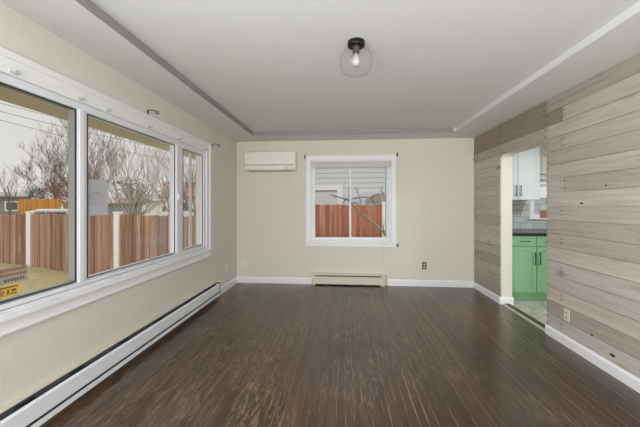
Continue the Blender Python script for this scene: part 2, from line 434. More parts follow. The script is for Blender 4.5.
# left wall with the wide window opening
WY0, WY1, WZ0, WZ1 = 1.42, 3.90, 0.772, 2.065
bm = NB()
for y0, y1, z0, z1 in ((REAR-0.14, -2.2, -0.12, CEIL), (-2.2, 0.3, -0.12, 0.78), (-2.2, 0.3, 2.06, CEIL), (0.3, WY0, -0.12, CEIL), (WY1, B+0.14, -0.12, CEIL), (WY0, WY1, -0.12, WZ0), (WY0, WY1, WZ1, CEIL)):
    bx(bm, L-0.14, L, y0, y1, z0, z1)
wl = struct(obj('wall_left', bm, 'wall_left'), 'cream plaster wall with the wide window', 'wall')
# back wall, goes on behind the kitchen; openings for both windows
BX0, BX1, BZ0, BZ1 = -0.555, 0.79, 0.74, 2.10
KX0, KX1, KZ0, KZ1 = 3.05, 3.95, 1.20, 2.05
bm = NB()
for x0, x1, z0, z1 in ((L-0.14, BX0, -0.12, CEIL), (BX0, BX1, -0.12, BZ0), (BX0, BX1, BZ1, CEIL), (BX1, KX0, -0.12, CEIL),
                       (KX0, KX1, -0.12, KZ0), (KX0, KX1, KZ1, CEIL), (KX1, KIT_R+0.14, -0.12, CEIL)):
    bx(bm, x0, x1, B, B+0.14, z0, z1)
wb_ = struct(obj('wall_back', bm, 'wall'), 'cream back wall', 'wall')
# rear wall behind the camera; its glazed opening is added for fill light
bm = NB()
for x0, x1, z0, z1 in ((L-0.14, -1.5, -0.12, CEIL), (-1.5, 1.78, 2.2, CEIL), (1.78, R+0.16, -0.12, CEIL), (-1.5, 1.78, -0.12, 0.1)):
    bx(bm, x0, x1, REAR-0.14, REAR, z0, z1)
struct(obj('wall_rear', bm, 'wall'), 'cream wall behind the viewer with an added glazed opening', 'wall')
# right wall core with the arched doorway
DY0, DY1, DZ, DR = 3.325, 4.262, 2.0275, 0.085
PF = R+0.018                                        # face of the drywall, behind the planks
JX = R+0.157                                        # kitchen side
def arch(n=7):
    a = [(DY0+DR-DR*math.cos(t), DZ-DR+DR*math.sin(t)) for t in [i*PI/2/n for i in range(n+1)]]
    b = [(DY1-DR+DR*math.sin(t), DZ-DR+DR*math.cos(t)) for t in [i*PI/2/n for i in range(n+1)]]
    return a, b
bm = NB()
bx(bm, PF, JX, REAR, DY0, -0.12, CEIL); bx(bm, PF, JX, DY1, B, -0.12, CEIL)
bx(bm, PF, JX, DY0, DY1, DZ, CEIL)
a, b = arch()
prism(bm, [(DY0, DZ)]+a, 'x', PF, JX)
prism(bm, [(DY1, DZ)]+b[::-1], 'x', PF, JX)
wr_ = struct(obj('wall_right', bm, 'wall'), 'right wall clad in whitewashed horizontal planks around an arched doorway', 'wall')
# planks over it
rows = [CEIL]
while rows[-1] > 0.0: rows.append(rows[-1]-0.1375+random.uniform(-0.003, 0.003) if len(rows) != 3 else CEIL-3*0.1375)
rows[-1] = 0.0
bm = NB(); bm.loops.layers.float_color.new('tone')
nails = NB()
G = 0.0017
def nail(y, z):
    n = 6; r = 0.007
    prism(nails, [(y+r*math.cos(2*PI*k/n), z+r*math.sin(2*PI*k/n)) for k in range(n)], 'x', R-0.0018, R+0.004)
def plank(y0, y1, z0, z1, arc=None):
    pts = [(y0+G, z0+G), (y1-G, z0+G), (y1-G, z1-G), (y0+G, z1-G)]
    if arc == 'lo':     # right end (y1) meets the doorway's near edge corner
        pts = [(y0+G, z0+G), (DY0, z0+G)]+[p for p in arch()[0]]+[(y0+G, z1-G)]
        pts = [p if p[1] < z1-G else (p[0], z1-G) for p in pts]
    if arc == 'hi':
        pts = [(y1-G, z0+G), (y1-G, z1-G)]+[(p[0], min(p[1], z1-G)) for p in arch()[1]]+[(DY1, z0+G)]
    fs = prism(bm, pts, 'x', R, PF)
    zc = (z0+z1)/2
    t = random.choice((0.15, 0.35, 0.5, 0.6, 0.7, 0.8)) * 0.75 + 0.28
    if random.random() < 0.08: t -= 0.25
    if zc > 1.9: t -= 0.14  # upper rows toned darker: part board colour, part shading put into the tone
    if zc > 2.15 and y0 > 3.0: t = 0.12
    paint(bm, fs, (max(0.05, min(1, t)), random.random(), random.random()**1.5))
    for yy in (y0+0.022, y1-0.022):
        for zz in (z0+0.034, z1-0.034):
            if yy > 2.0: nail(yy, zz)
SP = 3.09
for i in range(len(rows)-1):
    z1, z0 = rows[i], rows[i+1]
    zc = (z0+z1)/2
    # far piece
    if z1 > DZ+0.01:
        mids = (DY1, 4.262+0.0)
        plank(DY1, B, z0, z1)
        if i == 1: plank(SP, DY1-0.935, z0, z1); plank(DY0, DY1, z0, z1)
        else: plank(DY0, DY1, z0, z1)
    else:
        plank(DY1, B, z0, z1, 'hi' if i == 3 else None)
        if i in (3, 6): plank(SP, DY0, z0, z1, None)
    near1 = SP if i in (1, 3, 6) else DY0
    if i == 3: pass
    cut = {0: None, 2: None, 4: None, 5: None}.get(i, None)
    brk = [0.9, 1.7, 0.4, 1.3, 0.7, 2.2, 1.0, 0.3, 1.5, 0.8, 0.2, 1.9, 1.1, 0.5, 1.6, 0.9, 0.3, 1.2, 0.6][i % 19]
    if i == 5: brk = 1.0
    plank(brk-2.1, brk, z0, z1)
    plank(brk, near1, z0, z1)
    if brk-2.1 > REAR+0.3: plank(REAR, brk-2.1, z0, z1)
    if i >= 7 and i % 2 == 0:
        nail(SP+0.02, z0+0.05); nail(SP+0.02, z0+0.09)
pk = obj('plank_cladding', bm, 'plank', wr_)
obj('nail_heads', nails, 'nail', wr_)['kind'] = 'stuff'

# kitchen shell
struct(box('wall_kitchen_side', (KIT_R, KIT_R+0.14, 2.0, B, -0.12, CEIL), 'wall'), 'far side wall of the kitchen', 'wall')
struct(box('wall_kitchen_near', (JX, KIT_R+0.14, 1.86, 2.0, -0.12, CEIL), 'wall'), 'near wall of the kitchen', 'wall')
struct(box('trim_4', (R+0.002, R+0.05, DY0+0.002, DY1-0.002, 0.0, 0.008), 'threshold_light', bevel=0.003), 'light metal strip across the doorway floor', 'trim')
struct(box('trim_5', (R+0.05, R+0.115, DY0+0.002, DY1-0.002, 0.0, 0.012), 'threshold_dark', bevel=0.003), 'dark wood threshold strip in the doorway', 'trim')

# baseboards
def base_profile(d, h): return [(0, 0), (d, 0), (d, h*0.8), (d*0.55, h*0.93), (d*0.3, h), (0, h)]
def run_x(name, x0, x1, y, s, h, lab, m='white'):      # along x on a wall facing -y (s=-1)
    bm = NB(); prism(bm, [(y+s*p, z) for p, z in base_profile(0.016, h)], 'x', x0, x1); return struct(obj(name, bm, m), lab, 'baseboard')
def run_y(name, y0, y1, x, s, h, lab, m='white'):
    bm = NB(); prism(bm, [(x+s*p, z) for p, z in base_profile(0.016, h)], 'y', y0, y1); return struct(obj(name, bm, m), lab, 'baseboard')
run_x('baseboard_back', L, -0.54, B, -1, 0.105, 'white baseboard left of the beige wall heater')
run_x('baseboard_back', 0.74, R, B, -1, 0.105, 'white baseboard right of the beige wall heater')
run_y('baseboard_left', 4.24, B-0.016, L, 1, 0.105, 'white baseboard between the long heater and the far corner')
run_y('baseboard_left', REAR, 0.55, L, 1, 0.105, 'white baseboard at the near end of the window wall')
run_y('baseboard_right', DY1+0.0, B-0.016, R, -1, 0.095, 'white baseboard beyond the doorway')
run_y('baseboard_right', REAR, DY0, R, -1, 0.095, 'white baseboard under the near planks')
bm = NB(); prism(bm, [(DY1-p, z) for p, z in base_profile(0.016, 0.095)], 'x', R-0.016, JX+0.012)
struct(obj('baseboard_doorway', bm, 'white'), 'short white baseboard wrapping the doorway jamb', 'baseboard')

# ------------------------------------------------------------------ window_1: wide picture window with sliders
def frame_x(bm, x0, x1, y0, y1, z0, z1, w, wb=None):    # rectangular frame in a wall of constant x
    wb = w if wb is None else wb
    bx(bm, x0, x1, y0, y0+w, z0, z1); bx(bm, x0, x1, y1-w, y1, z0, z1)
    bx(bm, x0, x1, y0+w, y1-w, z0, z0+wb); bx(bm, x0, x1, y0+w, y1-w, z1-w, z1)
def frame_y(bm, y0, y1, x0, x1, z0, z1, w, wb=None):
    wb = w if wb is None else wb
    bx(bm, x0, x0+w, y0, y1, z0, z1); bx(bm, x1-w, x1, y0, y1, z0, z1)
    bx(bm, x0+w, x1-w, y0, y1, z0, z0+wb); bx(bm, x0+w, x1-w, y0, y1, z1-w, z1)
w1 = bpy.data.objects.new('window_1', None); C.objects.link(w1); w1.location = (L, 2.66, WZ0)
struct(w1, 'wide white three-pane window on the left wall', 'window')
GX = L-0.03
bm = NB(); frame_x(bm, L-0.10, L-0.004, WY0, WY1, WZ0, WZ1, 0.05, 0.03); obj('window_frame', bm, 'vinyl', w1, 0.003)
# casing with a stepped profile
bm = NB()
CW = 0.128; oy0, oy1, oz1 = WY0-CW, WY1+CW, WZ1+CW
for d0, d1, t in ((0, CW, 0.014), (0.085, CW, 0.024)):
    bx(bm, L, L+t, WY0-d1, WY0-d0, WZ0-0.06, WZ1+d1); bx(bm, L, L+t, WY1+d0, WY1+d1, WZ0-0.06, WZ1+d1)
    bx(bm, L, L+t, WY0-d0, WY1+d0, WZ1+d0, WZ1+d1)
obj('casing', bm, 'white', w1, 0.003)
bm = NB(); bx(bm, L-0.012, L+0.045, WY0-CW-0.01, WY1+CW+0.01, 0.718, 0.745); obj('sill', bm, 'white', w1, 0.006)
bm = NB(); bx(bm, L, L+0.018, WY0-CW, WY1+CW, 0.64, 0.718); bx(bm, L, L+0.026, WY0-CW, WY1+CW, 0.64, 0.655); obj('apron', bm, 'white', w1, 0.004)
bm = NB(); bx(bm, L-0.10, L+0.012, WY0, WY1, 0.745, WZ0); bx(bm, L-0.10, L+0.022, WY0, WY1, 0.745, 0.762); obj('sub_sill', bm, 'vinyl', w1, 0.003)
# mullions
for y0, y1 in ((1.958, 2.034), (3.185, 3.33)):
    bm = NB(); bx(bm, L-0.055, L-0.008, y0, y1, WZ0+0.03, WZ1-0.045)
    bx(bm, L-0.008, L+0.006, y0+0.004, y0+0.045, WZ0+0.03, WZ1-0.045)
    obj('mullion', bm, 'vinyl', w1, 0.004)
# sashes and panes
def sash_x(y0, y1, w, m='vinyl', x0=L-0.07, x1=L-0.014):
    bm = NB(); frame_x(bm, x0, x1, y0, y1, WZ0+0.033, WZ1-0.048, w); s = obj('sash', bm, m, w1, 0.002)
    bm = NB(); frame_x(bm, x1-0.004, x1+0.004, y0+w*0.8, y1-w*0.8, WZ0+0.033+w*0.8, WZ1-0.048-w*0.8, 0.006); obj('gasket', bm, 'gasket', s)
    bm = NB(); bx(bm, GX-0.003, GX, y0+w*0.7, y1-w*0.7, WZ0+0.04, WZ1-0.055); obj('pane', bm, 'glass', s)
    return s
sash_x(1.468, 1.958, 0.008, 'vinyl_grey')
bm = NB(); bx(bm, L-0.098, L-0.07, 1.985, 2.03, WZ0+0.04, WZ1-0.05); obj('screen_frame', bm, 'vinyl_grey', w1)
sash_x(2.034, 3.185, 0.010)
sash_x(3.33, 3.852, 0.022)
bm = NB(); bx(bm, L-0.10, L-0.088, 3.64, 3.70, WZ0+0.04, WZ1-0.05); obj('screen_frame', bm, 'vinyl', w1)
bm = NB(); bx(bm, L+0.006, L+0.022, 3.20, 3.215, 1.40, 1.47); obj('latch', bm, 'vinyl', w1, 0.004)

# things stuck on the panes
ps = thing('paper_notice', (GX+0.002, 2.125, 1.27), 'white paper notice with faint print taped to the middle window pane', 'notice')
box('sheet', (GX+0.001, GX+0.002, 2.045, 2.255, 1.265, 1.535), 'paper', ps)
bm = NB(); bm2 = NB()
for k, (a_, b_, z) in enumerate(((2.115, 2.13, 1.45), (2.14, 2.15, 1.45), (2.10, 2.19, 1.432))): bx(bm2, GX+0.002, GX+0.0026, a_, b_, z, z+0.006)
for k in range(5): bx(bm, GX+0.002, GX+0.0026, 2.07+0.012*(k % 2), 2.235-0.02*(k % 3), 1.415-0.016*k, 1.418-0.016*k)
obj('print', bm, 'ink_soft', ps); obj('heading', bm2, 'ink_red', ps)
st = thing('window_sticker', (GX+0.001, 1.54, 0.83), 'yellow warning sticker in the lower corner of the nearest pane', 'sticker')
box('sticker_face', (GX+0.001, GX+0.002, 1.485, 1.595, 0.832, 0.893), 'yellow', st)
bm = NB(); bx(bm, GX+0.002, GX+0.0026, 1.492, 1.588, 0.880, 0.887); bx(bm, GX+0.002, GX+0.0026, 1.534, 1.544, 0.844, 0.87); bx(bm, GX+0.002, GX+0.0026, 1.556, 1.58, 0.856, 0.868)
bx(bm, GX+0.002, GX+0.0026, 1.55, 1.585, 0.842, 0.848); obj('print', bm, 'ink', st)
bm = NB(); prism(bm, [(1.497, 0.852), (1.509, 0.843), (1.521, 0.852), (1.521, 0.864), (1.509, 0.872), (1.497, 0.864)], 'x', GX+0.002, GX+0.0026); obj('emblem', bm, 'ink_red', st)
st = thing('window_film_sign', (GX+0.001, 1.55, 0.90), 'see-through grey and red sign film above the yellow sticker', 'sign')
box('film', (GX+0.001, GX+0.0016, 1.485, 1.645, 0.902, 0.992), 'film_grey', st)
bm = NB(); bx(bm, GX+0.002, GX+0.0024, 1.49, 1.632, 0.972, 0.984); bx(bm, GX+0.002, GX+0.0024, 1.49, 1.632, 0.945, 0.958); obj('red_print', bm, 'film_red', st)
bm = NB()
for k in range(7): bx(bm, GX+0.002, GX+0.0024, 1.52+0.016*k, 1.53+0.016*k, 0.912, 0.93)
obj('print', bm, 'ink', st)

# clear blind clips along the head casing
def clip(y, z, lab):
    t = thing('blind_bracket', (L+0.014, y, z), lab, 'bracket', 'clear clips along the head of the wide window')
    bm = NB(); bx(bm, L+0.014, L+0.020, y-0.022, y+0.022, z-0.012, z+0.016); obj('mount_plate', bm, 'clear', t, 0.002)
    bm = NB(); prism(bm, [(L+0.020, z+0.012), (L+0.040, z+0.008), (L+0.046, z-0.006), (L+0.040, z-0.008), (L+0.036, z+0.001), (L+0.020, z+0.003)], 'y', y-0.012, y+0.012); obj('hook', bm, 'clear', t, 0.001)
    return t
c0 = clip(1.53, 2.085, 'clear plastic blind clip on the head casing over the nearest pane')
for y, lab in ((1.955, 'clear plastic blind clip above the first mullion'), (2.20, 'clear plastic blind clip just past the first mullion'), (2.70, 'clear plastic blind clip over the middle of the wide pane'),
               (3.20, 'clear plastic blind clip above the second mullion'), (3.86, 'clear plastic blind clip at the far top corner of the wide window')):
    dup(c0, (0, y-1.53, 0), lab)

# black curtain rod brackets
def rod_bracket(y, z, lab):
    t = thing('curtain_rod_bracket', (L, y, z), lab, 'bracket', 'black curtain rod brackets on the window wall')
    bm = NB(); bx(bm, L, L+0.005, y-0.009, y+0.009, z-0.035, z+0.02); obj('wall_plate', bm, 'black', t, 0.002)
    bm = NB(); tube(bm, [(L+0.004, y, z+0.008), (L+0.03, y, z+0.018), (L+0.07, y, z+0.012), (L+0.095, y, z-0.002)], [0.004]*4, 8); obj('arm', bm, 'black', t)
    bm = NB(); tube(bm, [(L+0.085, y, z+0.006), (L+0.086, y, z-0.014), (L+0.098, y, z-0.022), (L+0.112, y, z-0.014), (L+0.114, y, z+0.008)], [0.0045]*5, 8); obj('cradle', bm, 'black', t)
    return t
r0 = rod_bracket(2.70, 2.225, 'black curtain rod bracket above the middle of the wide window')
dup(r0, (0, 4.10-2.70, -0.035), 'black curtain rod bracket past the far end of the wide window')

# ------------------------------------------------------------------ window_2 on the back wall
w2 = bpy.data.objects.new('window_2', None); C.objects.link(w2); w2.location = ((BX0+BX1)/2, B, BZ0)
struct(w2, 'white sliding window with casing on the back wall', 'window')
bm = NB()
for d0, d1, t in ((0, 0.085, 0.014), (0.055, 0.085, 0.022)):
    bx(bm, BX0-d1, BX0-d0, B-t, B, BZ0-0.03, BZ1+d1); bx(bm, BX1+d0, BX1+d1, B-t, B, BZ0-0.03, BZ1+d1); bx(bm, BX0-d0, BX1+d0, B-t, B, BZ1+d0, BZ1+d1)
obj('casing', bm, 'white', w2, 0.003)
bm = NB(); bx(bm, BX0-0.10, BX1+0.10, B-0.045, B+0.02, BZ0-0.03, BZ0-0.004); obj('sill', bm, 'white', w2, 0.005)
bm = NB(); bx(bm, BX0-0.085, BX1+0.085, B-0.018, B, BZ0-0.095, BZ0-0.03); obj('apron', bm, 'white', w2, 0.003)
bm = NB(); frame_y(bm, B+0.02, B+0.11, BX0, BX1, BZ0, BZ1, 0.045, 0.03); obj('window_frame', bm, 'vinyl', w2, 0.003)
mx = 0.115
bm = NB(); frame_y(bm, B+0.035, B+0.065, BX0+0.043, mx+0.012, BZ0+0.026, BZ1-0.04, 0.026); s = obj('sash', bm, 'vinyl', w2, 0.002)
bm = NB(); bx(bm, BX0+0.07, mx-0.01, B+0.048, B+0.051, BZ0+0.045, BZ1-0.06); obj('pane', bm, 'glass', s)
bm = NB(); frame_y(bm, B+0.07, B+0.10, mx-0.02, BX1-0.043, BZ0+0.026, BZ1-0.04, 0.026); s = obj('sash', bm, 'vinyl', w2, 0.002)
bm = NB(); bx(bm, mx, BX1-0.07, B+0.084, B+0.087, BZ0+0.045, BZ1-0.06); obj('pane', bm, 'glass', s)
bm = NB(); bx(bm, BX1-0.085, BX1-0.072, B+0.066, B+0.07, BZ0+0.06, BZ1-0.06); obj('weather_strip', bm, 'vinyl_grey', w2)
bm = NB(); bx(bm, mx-0.02, mx+0.03, B+0.01, B+0.035, BZ0+0.045, BZ0+0.075); obj('latch', bm, 'vinyl', w2, 0.004)

# raised mini blind
wbk = thing('window_blind', (0.11, B-0.02, 2.0), 'white mini blind pulled up to the top of the back window', 'blind')
bm = NB(); bx(bm, BX0+0.008, BX1-0.008, B-0.04, B+0.0, 2.062, 2.095); obj('head_rail', bm, 'slat', wbk, 0.003)
bm = NB()
for k in range(16):
    z = 2.058-k*0.0042; sg = 0.004*math.sin(k*1.7)
    bx(bm, BX0+0.014+sg, BX1-0.014+sg*0.6, B-0.038+sg*0.3, B+0.0, z-0.0032, z)
obj('slat_stack', bm, 'slat', wbk)
bm = NB(); bx(bm, BX0+0.014, BX1-0.014, B-0.036, B+0.0, 1.978, 1.99); obj('bottom_rail', bm, 'slat', wbk, 0.003)
for x in (-0.39, 0.635):
    bm = NB(); tube(bm, [(x, B-0.030, 2.07), (x, B-0.032, 1.5), (x+0.004, B-0.034, 0.98 if x < 0 else 0.62)], 0.0028, 6); obj('cord', bm, 'cord', wbk)
bm = NB(); tube(bm, [(0.66, B-0.052, 0.78), (0.665, B-0.052, 0.52)], 0.0022, 6); tube(bm, [(0.639, B-0.034, 0.63), (0.66, B-0.045, 0.45)], 0.002, 6); obj('pull_cord', bm, 'cord', wbk)
bm = NB(); lathe(bm, (0.665, B-0.052, 0.455), [(0.003, 0.065), (0.009, 0.03), (0.011, 0.0)], 10); obj('tassel', bm, 'cord', wbk)

def back_bracket(x, z, s, lab):
    t = thing('curtain_rod_bracket', (x, B, z), lab, 'bracket', 'black brackets round the back window')
    bm = NB(); bx(bm, x-0.010, x+0.010, B-0.006, B, z-0.04, z+0.022); obj('wall_plate', bm, 'black', t, 0.002)
    bm = NB(); tube(bm, [(x, B-0.004, z+0.012), (x+s*0.006, B-0.04, z+0.02), (x+s*0.014, B-0.09, z+0.006)], 0.0045, 8); obj('arm', bm, 'black', t)
    bm = NB(); tube(bm, [(x+s*0.012, B-0.078, z+0.012), (x+s*0.013, B-0.085, z-0.012), (x+s*0.014, B-0.10, z-0.012), (x+s*0.015, B-0.106, z+0.016)], 0.005, 8); obj('cradle', bm, 'black', t)
    return t
back_bracket(BX0-0.105, 2.175, 1, 'black curtain rod bracket at the upper left corner of the back window')
back_bracket(BX1+0.10, 2.185, -1, 'black curtain rod bracket at the upper right corner of the back window')
t = thing('tieback_hook', (BX1+0.095, B, 0.66), 'small black hook beside the lower right corner of the back window', 'hook')
bm = NB(); bx(bm, BX1+0.092, BX1+0.106, B-0.006, B, 0.64, 0.72); obj('wall_plate', bm, 'black', t, 0.002)
bm = NB(); tube(bm, [(BX1+0.10, B-0.005, 0.672), (BX1+0.104, B-0.03, 0.668), (BX1+0.118, B-0.05, 0.68), (BX1+0.124, B-0.05, 0.695)], 0.005, 8); obj('hook', bm, 'black', t)

# ------------------------------------------------------------------ window_3 in the kitchen
w3 = bpy.data.objects.new('window_3', None); C.objects.link(w3); w3.location = ((KX0+KX1)/2, B, KZ0)
struct(w3, 'white kitchen window glimpsed through the doorway', 'window')
bm = NB(); frame_y(bm, B-0.018, B, KX0-0.07, KX1+0.07, KZ0-0.07, KZ1+0.07, 0.07); obj('casing', bm, 'white', w3, 0.003)
bm = NB(); bx(bm, KX0-0.09, KX1+0.09, B-0.05, B, KZ0-0.085, KZ0-0.062); obj('sill', bm, 'white', w3, 0.003)
bm = NB(); frame_y(bm, B+0.03, B+0.10, KX0, KX1, KZ0, KZ1, 0.035); bx(bm, KX0+0.035, KX1-0.035, B+0.04, B+0.08, 1.64, 1.68); obj('window_frame', bm, 'vinyl', w3, 0.002)
bm = NB(); bx(bm, KX0+0.02, KX1-0.02, B+0.06, B+0.063, KZ0+0.02, KZ1-0.02); obj('pane', bm, 'glass', w3)
# window_4_added behind the viewer, glazing added to go with the rear fill
w4 = bpy.data.objects.new('window_4_added', None); C.objects.link(w4); w4.location = (0.14, REAR-0.05, 0.1)
struct(w4, 'wide glazed opening added behind the viewer for fill light', 'window')
bm = NB(); frame_y(bm, REAR-0.10, REAR-0.02, -1.5, 1.78, 0.1, 2.2, 0.06); bx(bm, 0.11, 0.17, REAR-0.10, REAR-0.02, 0.16, 2.14); obj('window_frame', bm, 'vinyl', w4, 0.003)
bm = NB(); bx(bm, -1.45, 1.73, REAR-0.075, REAR-0.07, 0.15, 2.15); obj('pane', bm, 'glass', w4)

w5 = bpy.data.objects.new('window_5_added', None); C.objects.link(w5); w5.location = (L, -0.95, 0.78)  # unseen window, added to carry the left rear fill light
struct(w5, 'unseen second window added to the left wall behind the viewer', 'window')
bm = NB(); frame_x(bm, L-0.12, L-0.07, -2.2, 0.3, 0.78, 2.06, 0.05); obj('window_frame', bm, 'vinyl', w5, 0.003)
bm = NB(); bx(bm, L-0.10, L-0.096, -2.15, 0.25, 0.83, 2.01); obj('pane', bm, 'glass', w5)
# ------------------------------------------------------------------ mini split air conditioner
ax0, ax1, az0, az1, ay = -1.645, -0.79, 1.915, 2.235, B-0.2
ac = thing('air_conditioner', ((ax0+ax1)/2, B, az0), 'ivory wall-mounted air conditioner high in the far left corner', 'air conditioner')
bm = NB(); prism(bm, [(B, az1), (ay+0.03, az1), (ay, az1-0.03), (ay, az0+0.09), (ay+0.02, az0+0.03), (ay+0.07, az0), (B, az0)], 'x', ax0, ax1); obj('body', bm, 'ac', ac, 0.008)
bm = NB(); prism(bm, [(ay-0.008, az1-0.012), (ay+0.004, az1-0.004), (ay+0.004, az0+0.10), (ay-0.008, az0+0.10)], 'x', ax0+0.004, ax1-0.004); obj('front_panel', bm, 'ac', ac, 0.004)
bm = NB(); bx(bm, ax0+0.02, ax1-0.02, ay-0.003, ay+0.01, az0+0.088, az0+0.098); obj('panel_seam', bm, 'ac_dark', ac)
bm = NB(); prism(bm, [(ay-0.004, az0+0.078), (ay+0.012, az0+0.02), (ay+0.018, az0+0.022), (ay+0.004, az0+0.082)], 'x', ax0+0.03, ax1-0.17); obj('louver', bm, 'ac', ac, 0.002)
bm = NB(); bx(bm, ax1-0.16, ax1-0.152, ay+0.0, ay+0.02, az0+0.03, az0+0.07); obj('louver_seam', bm, 'ac_dark', ac)
bm = NB(); bx(bm, ax1-0.11, ax1-0.07, ay-0.002, ay+0.006, az0+0.06, az0+0.066); obj('status_display', bm, 'ac_dark', ac)
bm = NB(); bx(bm, ax0+0.05, ax1-0.05, ay+0.05, ay+0.1, az0-0.003, az0+0.01); obj('air_outlet', bm, 'ac_dark', ac)

# ------------------------------------------------------------------ ceiling lamp
lx, ly = 0.088, 2.13
cl = thing('ceiling_light', (lx, ly, TZ), 'clear glass globe ceiling light with a black base', 'ceiling light')
bm = NB(); lathe(bm, (lx, ly, TZ), [(0.0, 0.0), (0.060, 0.0), (0.060, -0.026), (0.056, -0.032), (0.0, -0.032)], 40); obj('canopy', bm, 'black', cl)
bm = NB(); lathe(bm, (lx, ly, TZ-0.032), [(0.0, 0.0), (0.024, 0.0), (0.024, -0.045), (0.019, -0.05), (0.0, -0.05)], 24); obj('socket', bm, 'socket', cl)
prof = [(0.050, -0.031), (0.054, -0.045), (0.075, -0.066), (0.096, -0.082), (0.110, -0.105), (0.114, -0.135), (0.113, -0.165), (0.104, -0.19), (0.088, -0.212), (0.06, -0.226), (0.03, -0.232), (0.0, -0.233)]
bm = NB(); lathe(bm, (lx, ly, TZ), prof, 48, cap=False); g = obj('globe', bm, 'globe', cl, smooth=True)
bm = NB(); lathe(bm, (lx, ly, TZ-0.082), [(0.0, 0.0), (0.013, 0.0), (0.014, -0.015), (0.022, -0.035), (0.029, -0.058), (0.026, -0.078), (0.014, -0.090), (0.0, -0.093)], 24, cap=False); obj('bulb', bm, 'bulb', cl, smooth=True)

# ------------------------------------------------------------------ heaters
bh = thing('baseboard_heater', (0.06, B, 0), 'beige metal baseboard heater under the back window', 'heater')
hx0, hx1, hy = -0.52, 0.64, B-0.07
bm = NB(); bx(bm, hx0, hx1, B-0.012, B, 0.02, 0.2); obj('back_plate', bm, 'heater', bh)
bm = NB(); prism(bm, [(B-0.012, 0.2), (hy+0.008, 0.2), (hy, 0.192), (hy, 0.168), (hy+0.006, 0.168), (hy+0.006, 0.19), (B-0.012, 0.193)], 'x', hx0, hx1); obj('top_hood', bm, 'heater', bh)
bm = NB(); prism(bm, [(hy, 0.142), (hy+0.012, 0.148), (hy+0.012, 0.144), (hy+0.005, 0.138), (hy+0.005, 0.026), (hy, 0.022)], 'x', hx0+0.045, hx1-0.03); obj('front_panel', bm, 'heater', bh)
bm = NB()
for k in range(95):
    x = hx0+0.03+k*0.0118; bx(bm, x, x+0.003, B-0.06, B-0.014, 0.05, 0.185)
bx(bm, hx0+0.02, hx1-0.02, B-0.05, B-0.02, 0.09, 0.11); obj('heating_fins', bm, 'gasket', bh)
bm = NB(); bx(bm, hx0+0.02, hx1-0.02, hy+0.01, B-0.012, 0.012, 0.04)
for x in (-0.4, -0.26, -0.05, 0.12, 0.26, 0.36, 0.5):
    bx(bm, x, x+random.uniform(0.03, 0.06), hy+0.001, hy+0.012, 0.008, 0.036)
obj('lower_rail', bm, 'rust', bh, 0.002)
bm = NB(); bx(bm, hx0-0.002, hx0+0.045, hy-0.003, B-0.012, 0.0, 0.201); obj('end_cap', bm, 'heater', bh, 0.003)
bm = NB(); bx(bm, hx1-0.03, hx1+0.002, hy-0.003, B-0.012, 0.0, 0.201); obj('end_cap', bm, 'heater', bh, 0.003)
bm = NB(); prism(bm, [(hx1+0.002, B), (hx1+0.002, hy+0.004), (hx1+0.04, hy+0.012), (hx1+0.085, B)], 'z', 0.0, 0.19); obj('corner_piece', bm, 'heater', bh, 0.003)

lh = thing('baseboard_heater', (L, 2.4, 0), 'long white baseboard heater with an open dented top slot under the wide window', 'heater')
q0, q1, qx = 0.6, 4.215, L+0.07
bm = NB(); bx(bm, L, L+0.010, q0, q1, 0.045, 0.255)
prism(bm, [(L+0.010, 0.255), (L+0.03, 0.251), (L+0.036, 0.240), (L+0.034, 0.238), (L+0.028, 0.247), (L+0.010, 0.250)], 'y', q0, q1); obj('back_plate', bm, 'heater', lh)
bm = NB(); prism(bm, [(qx, 0.202), (qx-0.014, 0.214), (qx-0.016, 0.210), (qx-0.004, 0.198), (qx-0.004, 0.104), (qx, 0.102)], 'y', q0, q1-0.02); obj('front_panel', bm, 'heater_white', lh, 0.001)
bm = NB(); prism(bm, [(qx+0.002, 0.084), (qx-0.003, 0.084), (qx-0.003, 0.056), (L+0.012, 0.05), (L+0.012, 0.045), (qx+0.002, 0.05)], 'y', q0, q1-0.02); obj('lower_lip', bm, 'heater_white', lh)
bm = NB()
y = q0+0.02
while y < q1-0.05:
    bx(bm, L+0.014, qx-0.018, y, y+0.012, 0.11, 0.19); y += 0.03
tube(bm, [(L+0.035, q0, 0.14), (L+0.035, q1-0.02, 0.14)], 0.011, 10)
obj('heating_fins', bm, 'fins', lh)
bm = NB(); bx(bm, L+0.010, L+0.0125, q0, q1-0.02, 0.10, 0.238); bx(bm, qx-0.0075, qx-0.0045, q0, q1-0.02, 0.108, 0.192); obj('slot_shade_strips', bm, 'slot_shade', lh)  # dark strips put in for the shade within the top slot
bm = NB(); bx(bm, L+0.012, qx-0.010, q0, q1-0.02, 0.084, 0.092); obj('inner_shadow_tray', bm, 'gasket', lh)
for y in (1.60, 1.94, 2.38, 2.85, 3.4, 3.9):
    bm = NB(); prism(bm, [(L+0.012, y-0.07), (qx-0.016, y+0.03), (L+0.012, y+0.03)], 'z', 0.205, 0.213); obj('bracket', bm, 'gasket', lh)
bm = NB(); bx(bm, L+0.010, qx+0.004, q1-0.02, q1, 0.045, 0.25); obj('end_cap', bm, 'heater_white', lh, 0.004)
bm = NB(); bx(bm, qx-0.001, qx+0.0045, q1-0.027, q1-0.02, 0.055, 0.235); bx(bm, L+0.012, qx, q1-0.05, q1-0.02, 0.225, 0.236); obj('end_seam', bm, 'gasket', lh)

